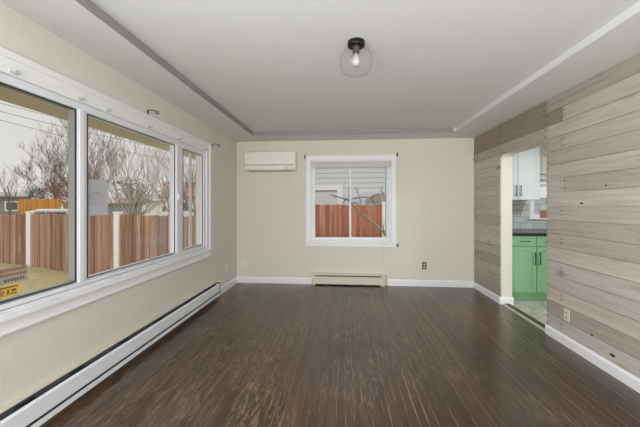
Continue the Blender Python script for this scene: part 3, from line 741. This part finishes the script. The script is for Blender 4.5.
# ------------------------------------------------------------------ outlets, sensor
def outlet_y(x, z, m, slot, lab, name='wall_outlet', cat='outlet', w=0.036, h=0.06, y=B):
    t = thing(name, (x, y, z-h), lab, cat)
    bm = NB(); bx(bm, x-w, x+w, y-0.006, y, z-h, z+h); obj('cover_plate', bm, m, t, 0.003)
    for zz in (z-0.022, z+0.022):
        bm = NB(); prism(bm, [(x+0.016*math.cos(a)*1.0, zz+0.014*math.sin(a)) for a in [k*PI/5 for k in range(10)]], 'y', y-0.008, y-0.005)
        r = obj('receptacle', bm, slot, t)
        bm = NB(); bx(bm, x-0.008, x-0.005, y-0.0086, y-0.0078, zz-0.004, zz+0.005); bx(bm, x+0.005, x+0.008, y-0.0086, y-0.0078, zz-0.004, zz+0.005); obj('slots', bm, 'gasket', r)
    return t
outlet_y(1.33, 0.342, 'plate_brown', 'plate_white', 'dark brown outlet plate on the back wall right of the window')
outlet_y(-1.715, 0.356, 'plate_white', 'plate_white', 'small white outlet plate low on the back wall by the left corner')
t = thing('wall_outlet', (L, 4.62, 0.30), 'narrow white outlet plate on the window wall near the far corner', 'outlet')
bm = NB(); bx(bm, L, L+0.006, 4.59, 4.66, 0.30, 0.415); obj('cover_plate', bm, 'plate_white', t, 0.003)
bm = NB(); bx(bm, L+0.006, L+0.008, 4.61, 4.64, 0.32, 0.35); bx(bm, L+0.006, L+0.008, 4.61, 4.64, 0.365, 0.395); obj('receptacle', bm, 'ac', t)
t = thing('wall_outlet', (R, 3.04, 0.24), 'pale wood-toned outlet plate on the plank wall beside the doorway', 'outlet')
bm = NB(); bx(bm, R-0.007, R, 3.0, 3.07, 0.24, 0.355); obj('cover_plate', bm, 'plate_wood', t, 0.002)
for zz in (0.272, 0.322):
    bm = NB(); bx(bm, R-0.0085, R-0.006, 3.02, 3.05, zz-0.014, zz+0.014); r = obj('receptacle', bm, 'plate_wood', t, 0.002)
    bm = NB(); bx(bm, R-0.0095, R-0.008, 3.030, 3.042, zz-0.006, zz+0.006); obj('slots', bm, 'gasket', r)
ms = thing('motion_sensor', (2.09, B, 2.05), 'small white motion sensor high in the far right corner', 'sensor')
bm = NB(); prism(bm, [(2.055, B), (2.058, B-0.035), (2.078, B-0.05), (2.105, B-0.045), (2.115, B-0.02), (2.115, B)], 'z', 2.06, 2.14); obj('housing', bm, 'plate_white', ms, 0.006)
bm = NB(); bx(bm, 2.068, 2.096, B-0.052, B-0.04, 2.075, 2.105); obj('lens', bm, 'clear', ms, 0.003)

# knots in the planks
bm = NB()
for y, z, r in ((2.55, 0.155, 0.016), (2.75, 0.23, 0.010), (2.86, 1.36, 0.012), (2.61, 1.505, 0.008)):
    prism(bm, [(y+r*1.5*math.cos(k*PI/5), z+r*0.8*math.sin(k*PI/5)) for k in range(10)], 'x', R-0.0015, R+0.002)
obj('knots', bm, 'knot', wr_)

# ------------------------------------------------------------------ kitchen
def handle(parent, p0, p1, out=(0, -0.028, 0)):
    p0, p1, out = Vector(p0), Vector(p1), Vector(out); d = (p1-p0).normalized()*0.012
    bm = NB(); tube(bm, [p0+out, p1+out], 0.006, 8); tube(bm, [p0+d, p0+d+out], 0.004, 6); tube(bm, [p1-d, p1-d+out], 0.004, 6)
    return obj('handle', bm, 'black', parent)
def shaker(parent, name, x0, x1, y, z0, z1, m, fr=0.055):
    bm = NB(); bx(bm, x0, x1, y-0.012, y, z0, z1); frame_y(bm, y-0.020, y-0.012, x0, x1, z0, z1, fr); return obj(name, bm, m, parent, 0.002)
CF = 4.40; KY = B
lo = thing('base_cabinet', (2.79, KY, 0), 'green shaker base cabinet with black handles beyond the doorway', 'cabinet')
bm = NB(); bx(bm, JX+0.005, 3.32, CF, KY-0.03, 0.10, 0.915); obj('body', bm, 'cab_green', lo)
bm = NB(); bx(bm, JX+0.005, 3.32, CF+0.05, KY-0.03, 0.0, 0.10); obj('toe_kick', bm, 'cab_green', lo)
xs_ = ((2.335, 2.665), (2.675, 3.005), (3.01, 3.32))
for i, (x0, x1) in enumerate(xs_):
    dr = shaker(lo, 'drawer', x0, x1, CF, 0.775, 0.905, 'cab_green', 0.022); c_ = (x0+x1)/2
    handle(dr, (c_-0.07, CF-0.02, 0.842), (c_+0.07, CF-0.02, 0.842))
    do = shaker(lo, 'door', x0, x1, CF, 0.135, 0.76, 'cab_green')
    hxp = x1-0.028 if i % 2 == 0 else x0+0.028
    handle(do, (hxp, CF-0.02, 0.52), (hxp, CF-0.02, 0.69))
ct = tag(box('countertop', (JX+0.005, 4.6, CF-0.03, KY-0.012, 0.917, 0.955), 'counter', bevel=0.003), 'black kitchen countertop on the green base cabinets', 'countertop')
lo2 = thing('base_cabinet', (3.95, KY, 0), 'green base cabinet further along the counter, hidden beyond the doorway edge', 'cabinet')
bm = NB(); bx(bm, 3.33, 4.58, CF, KY-0.03, 0.0, 0.915); obj('body', bm, 'cab_green', lo2)
shaker(lo2, 'door', 3.34, 3.95, CF, 0.135, 0.9, 'cab_green'); shaker(lo2, 'door', 3.96, 4.57, CF, 0.135, 0.9, 'cab_green')
bs = struct(box('wall_backsplash', (JX+0.002, KIT_R-0.01, KY-0.010, KY, 0.955, 1.46), 'tile'), 'grey subway tile backsplash behind the counter', 'wall')
UF = 4.745
up = thing('wall_cabinet', (2.6, KY, 1.43), 'white upper cabinet with two black handles beyond the doorway', 'cabinet')
bm = NB(); bx(bm, JX+0.005, 2.925, UF, KY-0.012, 1.42, 2.36); obj('body', bm, 'cab_white', up, 0.002)
d1 = shaker(up, 'door', 2.31, 2.605, UF, 1.425, 2.35, 'cab_white', 0.05); handle(d1, (2.578, UF-0.02, 1.475), (2.578, UF-0.02, 1.64))
d2 = shaker(up, 'door', 2.612, 2.92, UF, 1.425, 2.35, 'cab_white', 0.05); handle(d2, (2.64, UF-0.02, 1.475), (2.64, UF-0.02, 1.64))
t = thing('picture_frame', (3.2, B-0.05, KZ0-0.062), 'small brown framed square standing on the kitchen window sill', 'frame')
bm = NB(); bx(bm, 3.135, 3.26, B-0.045, B-0.03, KZ0-0.062, KZ0+0.06); obj('panel', bm, 'brass', t, 0.003)
t = thing('valance', (3.5, B-0.03, 1.7), 'short white valance with grey bands over the kitchen window', 'curtain')
bm = NB()
for k in range(28):
    x0 = KX0-0.05+k*0.036; bx(bm, x0, x0+0.036, B-0.05+0.01*(k % 2), B-0.03, 1.70, 2.10)
obj('cloth', bm, 'ext_white', t, 0.004)
bm = NB()
for z in (1.73, 1.82): bx(bm, KX0-0.05, KX1+0.05, B-0.052, B-0.05, z, z+0.02)
obj('band', bm, 'ac_dark', t)
# unseen ceiling fixture and lamp, added to light the kitchen
kl = thing('ceiling_light', (3.2, 3.3, CEIL), 'flat round white kitchen ceiling light added out of sight beyond the doorway', 'ceiling light')
bm = NB(); lathe(bm, (3.2, 3.3, CEIL), [(0.0, 0.0), (0.17, 0.0), (0.17, -0.03), (0.15, -0.05), (0.0, -0.05)], 32); obj('housing', bm, 'white', kl)
kp = area('kitchen_fill_lamp', (3.2, 3.3, CEIL-0.06), (0, 0, 0), 0.3, 0.3, 26, (0.93, 0.97, 1.0))

# ------------------------------------------------------------------ outside
struct(box('ground', (-60, 60, -30, 90, GROUND-0.3, GROUND), 'grass'), 'patchy green and straw lawn outside', 'ground')
struct(box('foundation', (L-0.14, KIT_R+0.14, REAR-0.14, B+0.14, GROUND, -0.12), 'siding_grey'))
struct(box('roof_eave', (L-0.78, L-0.14, REAR-0.7, B+0.3, 2.15, 2.22), 'soffit'), 'tan roof eave outside the wide window', 'roof')

def board_fence(name, p0, p1, z0, z1, m, lab, group=None, bw=0.14, rail=True, jitter=0.012):
    p0, p1 = Vector((p0[0], p0[1], 0)), Vector((p1[0], p1[1], 0)); e_ = (p1-p0).normalized()*0.085; p0 = p0+e_; p1 = p1-e_; d = p1-p0; n = max(1, round(d.length/bw)); d.normalize(); nr = Vector((-d.y, d.x, 0))
    t = thing(name, ((p0+p1)/2).to_tuple()[:2]+(z0,), lab, 'fence', group)
    bm = NB(); bm.loops.layers.float_color.new('tone'); step = (p1-p0).length/n
    for k in range(n):
        a = p0+d*(k*step+0.003); b_ = p0+d*((k+1)*step-0.003); top = z1+random.uniform(-jitter, jitter)
        o_ = nr*(0.012*(k % 2))
        c = [a+o_, b_+o_, b_+nr*0.02+o_, a+nr*0.02+o_]
        V0 = [bm.verts.new((q.x, q.y, z0)) for q in c]; V1 = [bm.verts.new((q.x, q.y, top)) for q in c]
        fs = [bm.faces.new(V0[::-1]), bm.faces.new(V1)]+[bm.faces.new([V0[i], V0[(i+1) % 4], V1[(i+1) % 4], V1[i]]) for i in range(4)]
        paint(bm, fs, (random.random(), random.random(), random.random()))
    obj('boards', bm, m, t)
    for z in (z0+0.25, z1-0.25):
        bm = NB(); c = [p0+nr*0.033, p1+nr*0.033, p1+nr*0.075, p0+nr*0.075]
        prism(bm, [(q.x, q.y) for q in c], 'z', z, z+0.09)
        obj('rail', bm, m, t)
    return t
f0 = at(-60, 0, 10.6); f1 = at(30, 0, 9.1); f2 = at(118, 0, 7.3); f3 = at(206, 0, 6.1)
board_fence('wooden_fence', f0, f1, GROUND, 1.06, 'fence_brown', 'weathered brown board fence left of the first white post', 'brown fence panels beyond the lawn', 0.15)
fb = board_fence('wooden_fence', f1, f2, GROUND, 1.09, 'fence_brown', 'weathered brown board fence between the two white posts', 'brown fence panels beyond the lawn', 0.15)
board_fence('wooden_fence', f2, f3, GROUND, 1.11, 'fence_brown', 'weathered brown board fence right of the second white post', 'brown fence panels beyond the lawn', 0.15)
def post(p, d, h, lab, w=0.065):
    c = p
    t = thing('fence_post', (c.x, c.y, GROUND), lab, 'post', 'white fence posts')
    bm = NB(); bx(bm, c.x-w, c.x+w, c.y-w, c.y+w, GROUND, h); obj('post', bm, 'post_white', t, 0.006)
    bm = NB(); bx(bm, c.x-w-0.015, c.x+w+0.015, c.y-w-0.015, c.y+w+0.015, h, h+0.03); obj('cap', bm, 'post_white', t, 0.006)
post(f1, 0, 1.12, 'white fence post seen through the nearest pane')
post(f2, 0, 1.15, 'white fence post seen through the middle pane beside the notice')

# stained fence behind the back window and its post
g0 = at(296, 0, 7.2); g1 = at(382.5, 0, 7.2)
board_fence('wooden_fence', (-1.9, 7.15), (g1.x+0.075, g1.y), GROUND, 1.35, 'fence_orange', 'rusty orange board fence outside the back window', bw=0.125)
p = at(385, 0, 7.1)
t = thing('fence_post', (p.x, p.y, GROUND), 'white post at the end of the orange fence outside the back window', 'post')
bm = NB(); bx(bm, p.x-0.06, p.x+0.06, p.y-0.05, p.y+0.05, GROUND, 1.40); obj('post', bm, 'post_white', t, 0.005)
bm = NB(); bx(bm, p.x-0.06, p.x+0.06, p.y-0.06, p.y+0.06, 1.40, 1.43); obj('cap', bm, 'post_white', t, 0.005)

# golden fence by the grey house
g0 = at(17, 0, 17.5); g1 = at(62, 0, 16.6)
board_fence('wooden_fence', g0, g1, GROUND-0.0, 1.69, 'fence_gold', 'golden new cedar fence beside the distant grey house', bw=0.14)
g2 = at(84, 0, 16)
board_fence('wooden_fence', g1, g2, GROUND, 1.5, 'fence_brown', 'short brown fence run continuing right of the golden fence', bw=0.14)

# neighbour house behind the back window: lap siding
nh = thing('neighbour_house', (1.5, 9.6, GROUND), 'pale green lap-sided house with white trimmed garage outside the back window', 'house')
NYF = 9.1
sx0, sx1 = -3.5, 1.95
bm = NB(); z = 1.72; bx(bm, sx0, sx1, NYF+0.03, NYF+3, GROUND, 3.6)
while z < 3.6:
    prism(bm, [(NYF+0.03, z), (NYF-0.0, z), (NYF+0.018, z+0.148), (NYF+0.03, z+0.148)], 'x', sx0, sx1); z += 0.15
obj('siding', bm, 'siding', nh)
bm = NB(); bx(bm, sx0, sx1, NYF+0.005, NYF+0.03, GROUND, 1.72); obj('lower_panel', bm, 'skirt_blue', nh)
pt = at(342.5, 186, 9.0)
bm = NB(); bx(bm, -2.6, pt.x, NYF-0.05, NYF+0.0, 1.79, 1.95); bx(bm, pt.x-0.16, pt.x, NYF-0.05, NYF, GROUND, 1.79); bx(bm, -2.6, -2.44, NYF-0.05, NYF, GROUND, 1.79); obj('door_trim', bm, 'ext_white', nh)
bm = NB(); bx(bm, -2.44, pt.x-0.16, NYF-0.012, NYF+0.004, GROUND, 1.76); obj('garage_door', bm, 'door_grey', nh)
bm = NB(); bx(bm, -2.44, pt.x-0.16, NYF-0.03, NYF+0.004, 1.76, 1.79); obj('door_header', bm, 'siding_grey', nh)
bm = NB(); bx(bm, sx1-0.02, sx1+0.1, NYF-0.03, NYF+0.1, 1.0, 3.6); obj('corner_board', bm, 'ext_white', nh)
bm = NB(); prism(bm, [(NYF-0.5, 3.55), (NYF+1.5, 4.6), (NYF+3.5, 3.55)], 'x', sx0-0.3, sx1+0.4); obj('roof', bm, 'roof_grey', nh)
# little roofed shed in front of it, right
q = at(378, 200, 8.3)
sh = thing('garden_shed', (q.x, q.y, GROUND), 'small shed with brown pitched roof just above the orange fence', 'shed')
bm = NB(); bx(bm, q.x-0.28, q.x+0.42, q.y, q.y+0.5, GROUND, 1.45); obj('walls', bm, 'skirt_blue', sh)
bm = NB(); prism(bm, [(q.x-0.36, 1.44), (q.x-0.12, 1.64), (q.x+0.3, 1.66), (q.x+0.5, 1.46)], 'y', q.y-0.08, q.y+0.55); obj('roof', bm, 'roof_brown', sh)

# distant houses, each turned to face the lawn
def house(px, d, w, ztop, lab, wallm, roofm, rise, win=(), depth=5):
    c = at(px, 205, d); h = ztop-GROUND
    t = thing('house', (0, 0, 0), lab, 'house')
    bm = NB(); bx(bm, -w/2, w/2, 0, depth, 0, h); obj('walls', bm, wallm, t)
    bm = NB(); o_ = 0.35
    prism(bm, [(-o_, h-0.1), (-o_, h+0.08), (depth/2, h+rise+0.15), (depth+o_, h+0.08), (depth+o_, h-0.1)], 'x', -w/2-o_, w/2+o_); obj('roof', bm, roofm, t)
    for (u0, u1, z0, z1) in win:
        bm = NB(); frame_y(bm, -0.06, 0.01, u0, u1, z0, z1, 0.12); ww = obj('window', bm, 'ext_white', t)
        bm = NB(); bx(bm, u0+0.1, u1-0.1, -0.03, 0.0, z0+0.1, z1-0.1); obj('pane', bm, 'ext_glass', ww)
    t.location = (c.x, c.y, GROUND); t.rotation_euler = (0, 0, math.atan2(c.y, c.x)-PI/2)
    return t
house(-45, 29, 10.5, EYE+12.5/300*22, 'small grey house with white framed window at the far left', 'siding_grey', 'roof_grey', 0.35, [(3.3, 4.4, 1.2, 2.25)], 3)
house(160, 33, 3.2, EYE+4/300*30, 'low pale house beyond the trees with grey roof', 'ext_white', 'roof_grey', 0.7, [(0.1, 0.9, 1.0, 1.8)], 4)
house(200, 27, 5.5, EYE+8/300*26, 'far house with faded red roof seen through the last pane', 'ext_white', 'roof_red', 1.3, [(-1.5, -0.6, 1.2, 2.2)], 4)
house(116, 40, 6, EYE+2/300*34, 'low grey-roofed house behind the multi-stemmed tree', 'siding_grey', 'roof_brown', 0.7, (), 4)

# parked car behind the fence
cpx = at(38, 205, 12.6)
car = thing('parked_car', (cpx.x, cpx.y, GROUND), 'silver car parked behind the brown fence', 'car')
X0 = cpx.x-1.75; zc = GROUND; yc = cpx.y
top = 1.67
bodyp = [(0, .35), (.05, .75), (.35, .95), (1.15, 1.06), (3.9, 1.08), (4.35, 1.0), (4.45, .5), (4.3, .28), (.2, .28)]
cabp = [(.95, 1.04), (1.75, 1.58), (2.1, top), (3.7, top), (4.1, 1.5), (4.3, 1.02)]
bm = NB(); prism(bm, [(X0-0.6+a, zc+b_) for a, b_ in bodyp], 'y', yc, yc+1.8); obj('body', bm, 'car', car, 0.06)
bm = NB(); prism(bm, [(X0-0.6+a, zc+b_) for a, b_ in cabp], 'y', yc+0.15, yc+1.65); obj('cabin', bm, 'car', car, 0.06)
for a, b_, c, d_ in ((1.45, 2.05, 2.5, 1.52), (2.6, 2.6, 3.45, 1.52)):
    bm = NB(); prism(bm, [(X0-0.6+a, zc+1.1), (X0-0.6+b_, zc+1.55), (X0-0.6+c, zc+1.55), (X0-0.6+c, zc+1.1)], 'y', yc+0.12, yc+0.16); obj('side_window', bm, 'ext_glass', car)
bm = NB(); prism(bm, [(X0-0.6+1.02, zc+1.12), (X0-0.6+1.75, zc+1.6), (X0-0.6+1.78, zc+1.57), (X0-0.6+1.08, zc+1.08)], 'y', yc+0.25, yc+1.55); obj('windshield', bm, 'ext_glass', car)
for wx in (0.85, 3.55):
    for wy in (yc-0.02, yc+1.6):
        bm = NB(); prism(bm, [(X0-0.6+wx+0.33*math.cos(k*PI/10), zc+0.33+0.33*math.sin(k*PI/10)) for k in range(20)], 'y', wy, wy+0.22); obj('wheel', bm, 'rubber', car)

# ---- bare trees
def grow(bm, p, d, ln, r, depth, rnd, spread, up, seg=4, kids=(2, 4), shrink=0.68, leafs=None):
    n = 4; pts = [p.copy()]; rad = [r]; q = p.copy(); dd = d.copy(); rmin = 0.0035
    for i in range(n):
        dd = (dd+Vector((rnd.uniform(-1, 1), rnd.uniform(-1, 1), rnd.uniform(-0.6, 1)*1.0))*0.16+Vector((0, 0, up))).normalized()
        q = q+dd*(ln/n); pts.append(q.copy()); rad.append(max(rmin, r*(1-0.55*(i+1)/n)))
    tube(bm, pts, rad, 5 if r > 0.03 else 3)
    if leafs is not None and depth <= 1: leafs.append(pts[-1])
    if depth == 0: return
    for k in range(rnd.randint(*kids)):
        i = rnd.randint(1, n); a = Vector((rnd.uniform(-1, 1), rnd.uniform(-1, 1), rnd.uniform(-0.35, 1))).normalized()
        nd = (dd*(1-spread)+a*spread).normalized()
        grow(bm, pts[i], nd, ln*shrink*rnd.uniform(0.75, 1.15), rad[i]*0.72, depth-1, rnd, spread, up, seg, kids, shrink, leafs)
def tree(px, d, lab, stems, m='bark', seed=1, depth=4, spread=0.5, up=0.05, kids=(2, 4), trunk=0.9, trunk_r=0.1, group=None, name='bare_tree', leafm=None, lean=(0, 0), cat='tree', shrink=0.68):
    rnd = random.Random(seed); c = at(px, 205, d); c.z = GROUND
    t = thing(name, tuple(c), lab, cat, group)
    bm = NB(); crown = Vector((c.x+lean[0]*0.3, c.y, GROUND+trunk)); leafs = [] if leafm else None
    tube(bm, [c, c.lerp(crown, 0.5), crown], [trunk_r*1.25, trunk_r, trunk_r*0.9], 8)
    for (dx, dy, dz, ln, r) in stems:
        grow(bm, crown, Vector((dx, dy, dz)).normalized(), ln, r, depth, rnd, spread, up, kids=kids, shrink=shrink, leafs=leafs)
    obj('branches', bm, m, t)
    if leafm:
        bm = NB()
        for p in leafs:
            for k in range(3):
                o_ = p+Vector([rnd.uniform(-1, 1)*0.12 for _ in range(3)]); s_ = rnd.uniform(0.03, 0.06)
                v = [bm.verts.new(o_+Vector([rnd.uniform(-1, 1)*s_ for _ in range(3)])) for _ in range(4)]
                bm.faces.new(v[:3]); bm.faces.new([v[0], v[2], v[3]])
        obj('leaves', bm, leafm, t)['kind'] = 'stuff'
    return t
# wide fan of pinkish twigs
tree(90, 14.5, 'wide bare tree whose fine branches fan to the left above the golden fence',
     [(-1.1, 0, .55, 1.9, .04), (-.75, .3, .8, 1.7, .04), (-.45, -.3, 1.1, 2.0, .04), (-.1, .1, 1.3, 2.3, .045), (.2, -.2, 1.2, 2.2, .04), (-1.2, .1, .25, 1.6, .03), (.5, .2, .9, 1.8, .035)],
     m='bark', seed=3, depth=5, spread=0.36, up=0.03, kids=(3, 4), trunk=1.7, trunk_r=0.13)
# pollarded multi-stem tree right behind the fence
tree(130, 10.5, 'multi-stemmed grey tree with knobbly upright branches seen through the middle pane',
     [(-.9, 0, 1, 1.4, .028), (-.6, .2, 1.1, 1.5, .03), (-.35, -.2, 1.3, 1.6, .03), (-.1, .1, 1.3, 1.5, .03), (.15, .2, 1.3, 1.7, .03), (.4, -.1, 1.2, 1.6, .03), (.7, .1, 1.0, 1.5, .03), (1.0, -.1, .9, 1.5, .028), (1.3, 0, .7, 1.4, .025), (-1.3, .1, .7, 1.2, .025), (.9, .3, 1.2, 1.5, .025)],
     m='bark_light', seed=8, depth=3, spread=0.36, up=0.08, kids=(3, 4), trunk=1.3, trunk_r=0.12)
tree(136, 11.5, 'olive leafed shrub around the foot of the multi-stemmed tree', [(-.8, 0, .6, 1.0, .03), (-.3, .1, .9, 0.8, .03), (.2, 0, .9, 0.8, .03), (.8, 0, .6, 1.0, .03), (0, .2, 1, .7, .03)],
     m='bark_green', seed=5, depth=3, spread=0.5, up=0.04, kids=(3, 4), trunk=1.3, trunk_r=0.06, name='shrub', leafm='leaf', cat='shrub')
tree(170, 15, 'bare tree with thin spreading twigs left of the second mullion', [(-.8, 0, 1, 1.8, .04), (-.2, .1, 1.2, 1.9, .04), (.4, 0, 1.1, 1.9, .04), (.9, 0, .8, 1.7, .04)],
     m='bark_pink', seed=11, depth=4, spread=0.45, up=0.04, kids=(2, 4), trunk=1.4)
tree(196, 12, 'bare tree seen through the narrow far pane', [(-.9, 0, 1, 1.8, .04), (-.4, .1, 1.2, 2.0, .04), (.1, 0, 1.2, 1.8, .04), (-1.2, 0, .5, 1.5, .03)],
     m='bark', seed=14, depth=4, spread=0.45, up=0.05, kids=(2, 4), trunk=1.5)
tree(10, 27, 'small bare tree behind the distant grey house', [(-.5, 0, 1, 1.8, .05), (.1, .1, 1.2, 1.9, .05), (.5, 0, 1.1, 1.7, .05)],
     m='bark', seed=21, depth=4, spread=0.4, up=0.1, kids=(2, 4), trunk=1.7)
tree(54, 23, 'rounded grey-green tree behind the golden fence', [(-.8, 0, .9, 1.4, .06), (0, .1, 1.2, 1.4, .06), (.8, 0, .9, 1.4, .06), (-1.2, 0, .4, 1.3, .05), (1.2, 0, .5, 1.3, .05)],
     m='bark', seed=31, depth=4, spread=0.55, up=0.03, kids=(3, 4), trunk=1.5, name='leafy_tree', leafm='leaf_dark')
tree(70, 19, 'faded pink leafy tree right of the golden fence', [(-.8, 0, .7, 1.1, .05), (0, .1, 1.0, 1.0, .05), (.8, 0, .7, 1.1, .05), (.4, .2, .9, 1.1, .05)],
     m='bark_pink', seed=41, depth=4, spread=0.55, up=0.02, kids=(3, 4), trunk=1.6, name='leafy_tree', leafm='leaf_pink')
tree(88, 26, 'distant pinkish bare tree behind the paper notice', [(-.8, 0, .7, 1.8, .05), (0, .1, 1.0, 1.9, .05), (.8, 0, .7, 1.8, .05)],
     m='bark_pink', seed=51, depth=4, spread=0.5, up=0.03, kids=(3, 4), trunk=1.6)

# leaning branch close outside the back window
t = thing('young_tree', tuple(at(420, 0, 6.3).to_2d())+(GROUND,), 'leaning mossy branch with bare twigs outside the back window', 'tree')
bm = NB()
D = 6.4
def P(x, y, dd=0): return at(x, y, D+dd)
base = P(420, 0); base.z = GROUND
tube(bm, [base, P(408, 262), P(392, 244), P(384, 232), P(372, 222), P(362, 214), P(352, 204), P(347, 200)], [0.05, 0.045, 0.04, 0.034, 0.026, 0.021, 0.018, 0.015], 8)
tw = []
for pts, r in (([(352, 204), (349, 198), (349, 186)], 0.010), ([(350, 200), (341, 198), (331, 195)], 0.012), ([(341, 198), (337, 196.5), (334, 197.5)], 0.006),
               ([(353, 203), (361, 203), (357, 190), (355, 188)], 0.011), ([(352, 199), (362, 197), (371, 198), (376, 195), (383, 194)], 0.010),
               ([(371, 198), (374, 203), (379, 208)], 0.009), ([(383, 194), (381, 190), (382, 184)], 0.008), ([(362, 214), (361, 204)], 0.008), ([(384, 232), (383, 226), (386, 220)], 0.008),
               ([(346, 199), (343, 203)], 0.010)):
    n_ = len(pts); tb = NB(); tw.append(tb); tube(tb, [P(x, y, 0.05*math.sin(x)) for x, y in pts], [r*1.5*(1-0.5*i/(n_-1)) for i in range(n_)], 6)
obj('branch', bm, 'bark_green', t, smooth=True); [obj('twig', q_, 'bark_dark', t, smooth=True) for q_ in tw]

# overhead wires
for (a, b_, lab) in (((-40, 92, 14), (232, 155, 24), 'uppermost overhead wire crossing the sky'), ((-40, 101, 14.3), (232, 160, 24.3), 'middle overhead wire crossing the sky'), ((-40, 109, 14.6), (232, 172, 24.6), 'lowest overhead wire crossing the sky')):
    p0, p1 = at(*a), at(*b_); bm = NB(); pts = []
    for k in range(13):
        s_ = k/12; q = p0.lerp(p1, s_); q.z -= 0.25*4*s_*(1-s_); pts.append(q)
    tube(bm, pts, 0.012, 5); tag(obj('power_line', bm, 'wire'), lab, 'wire', 'overhead wires')
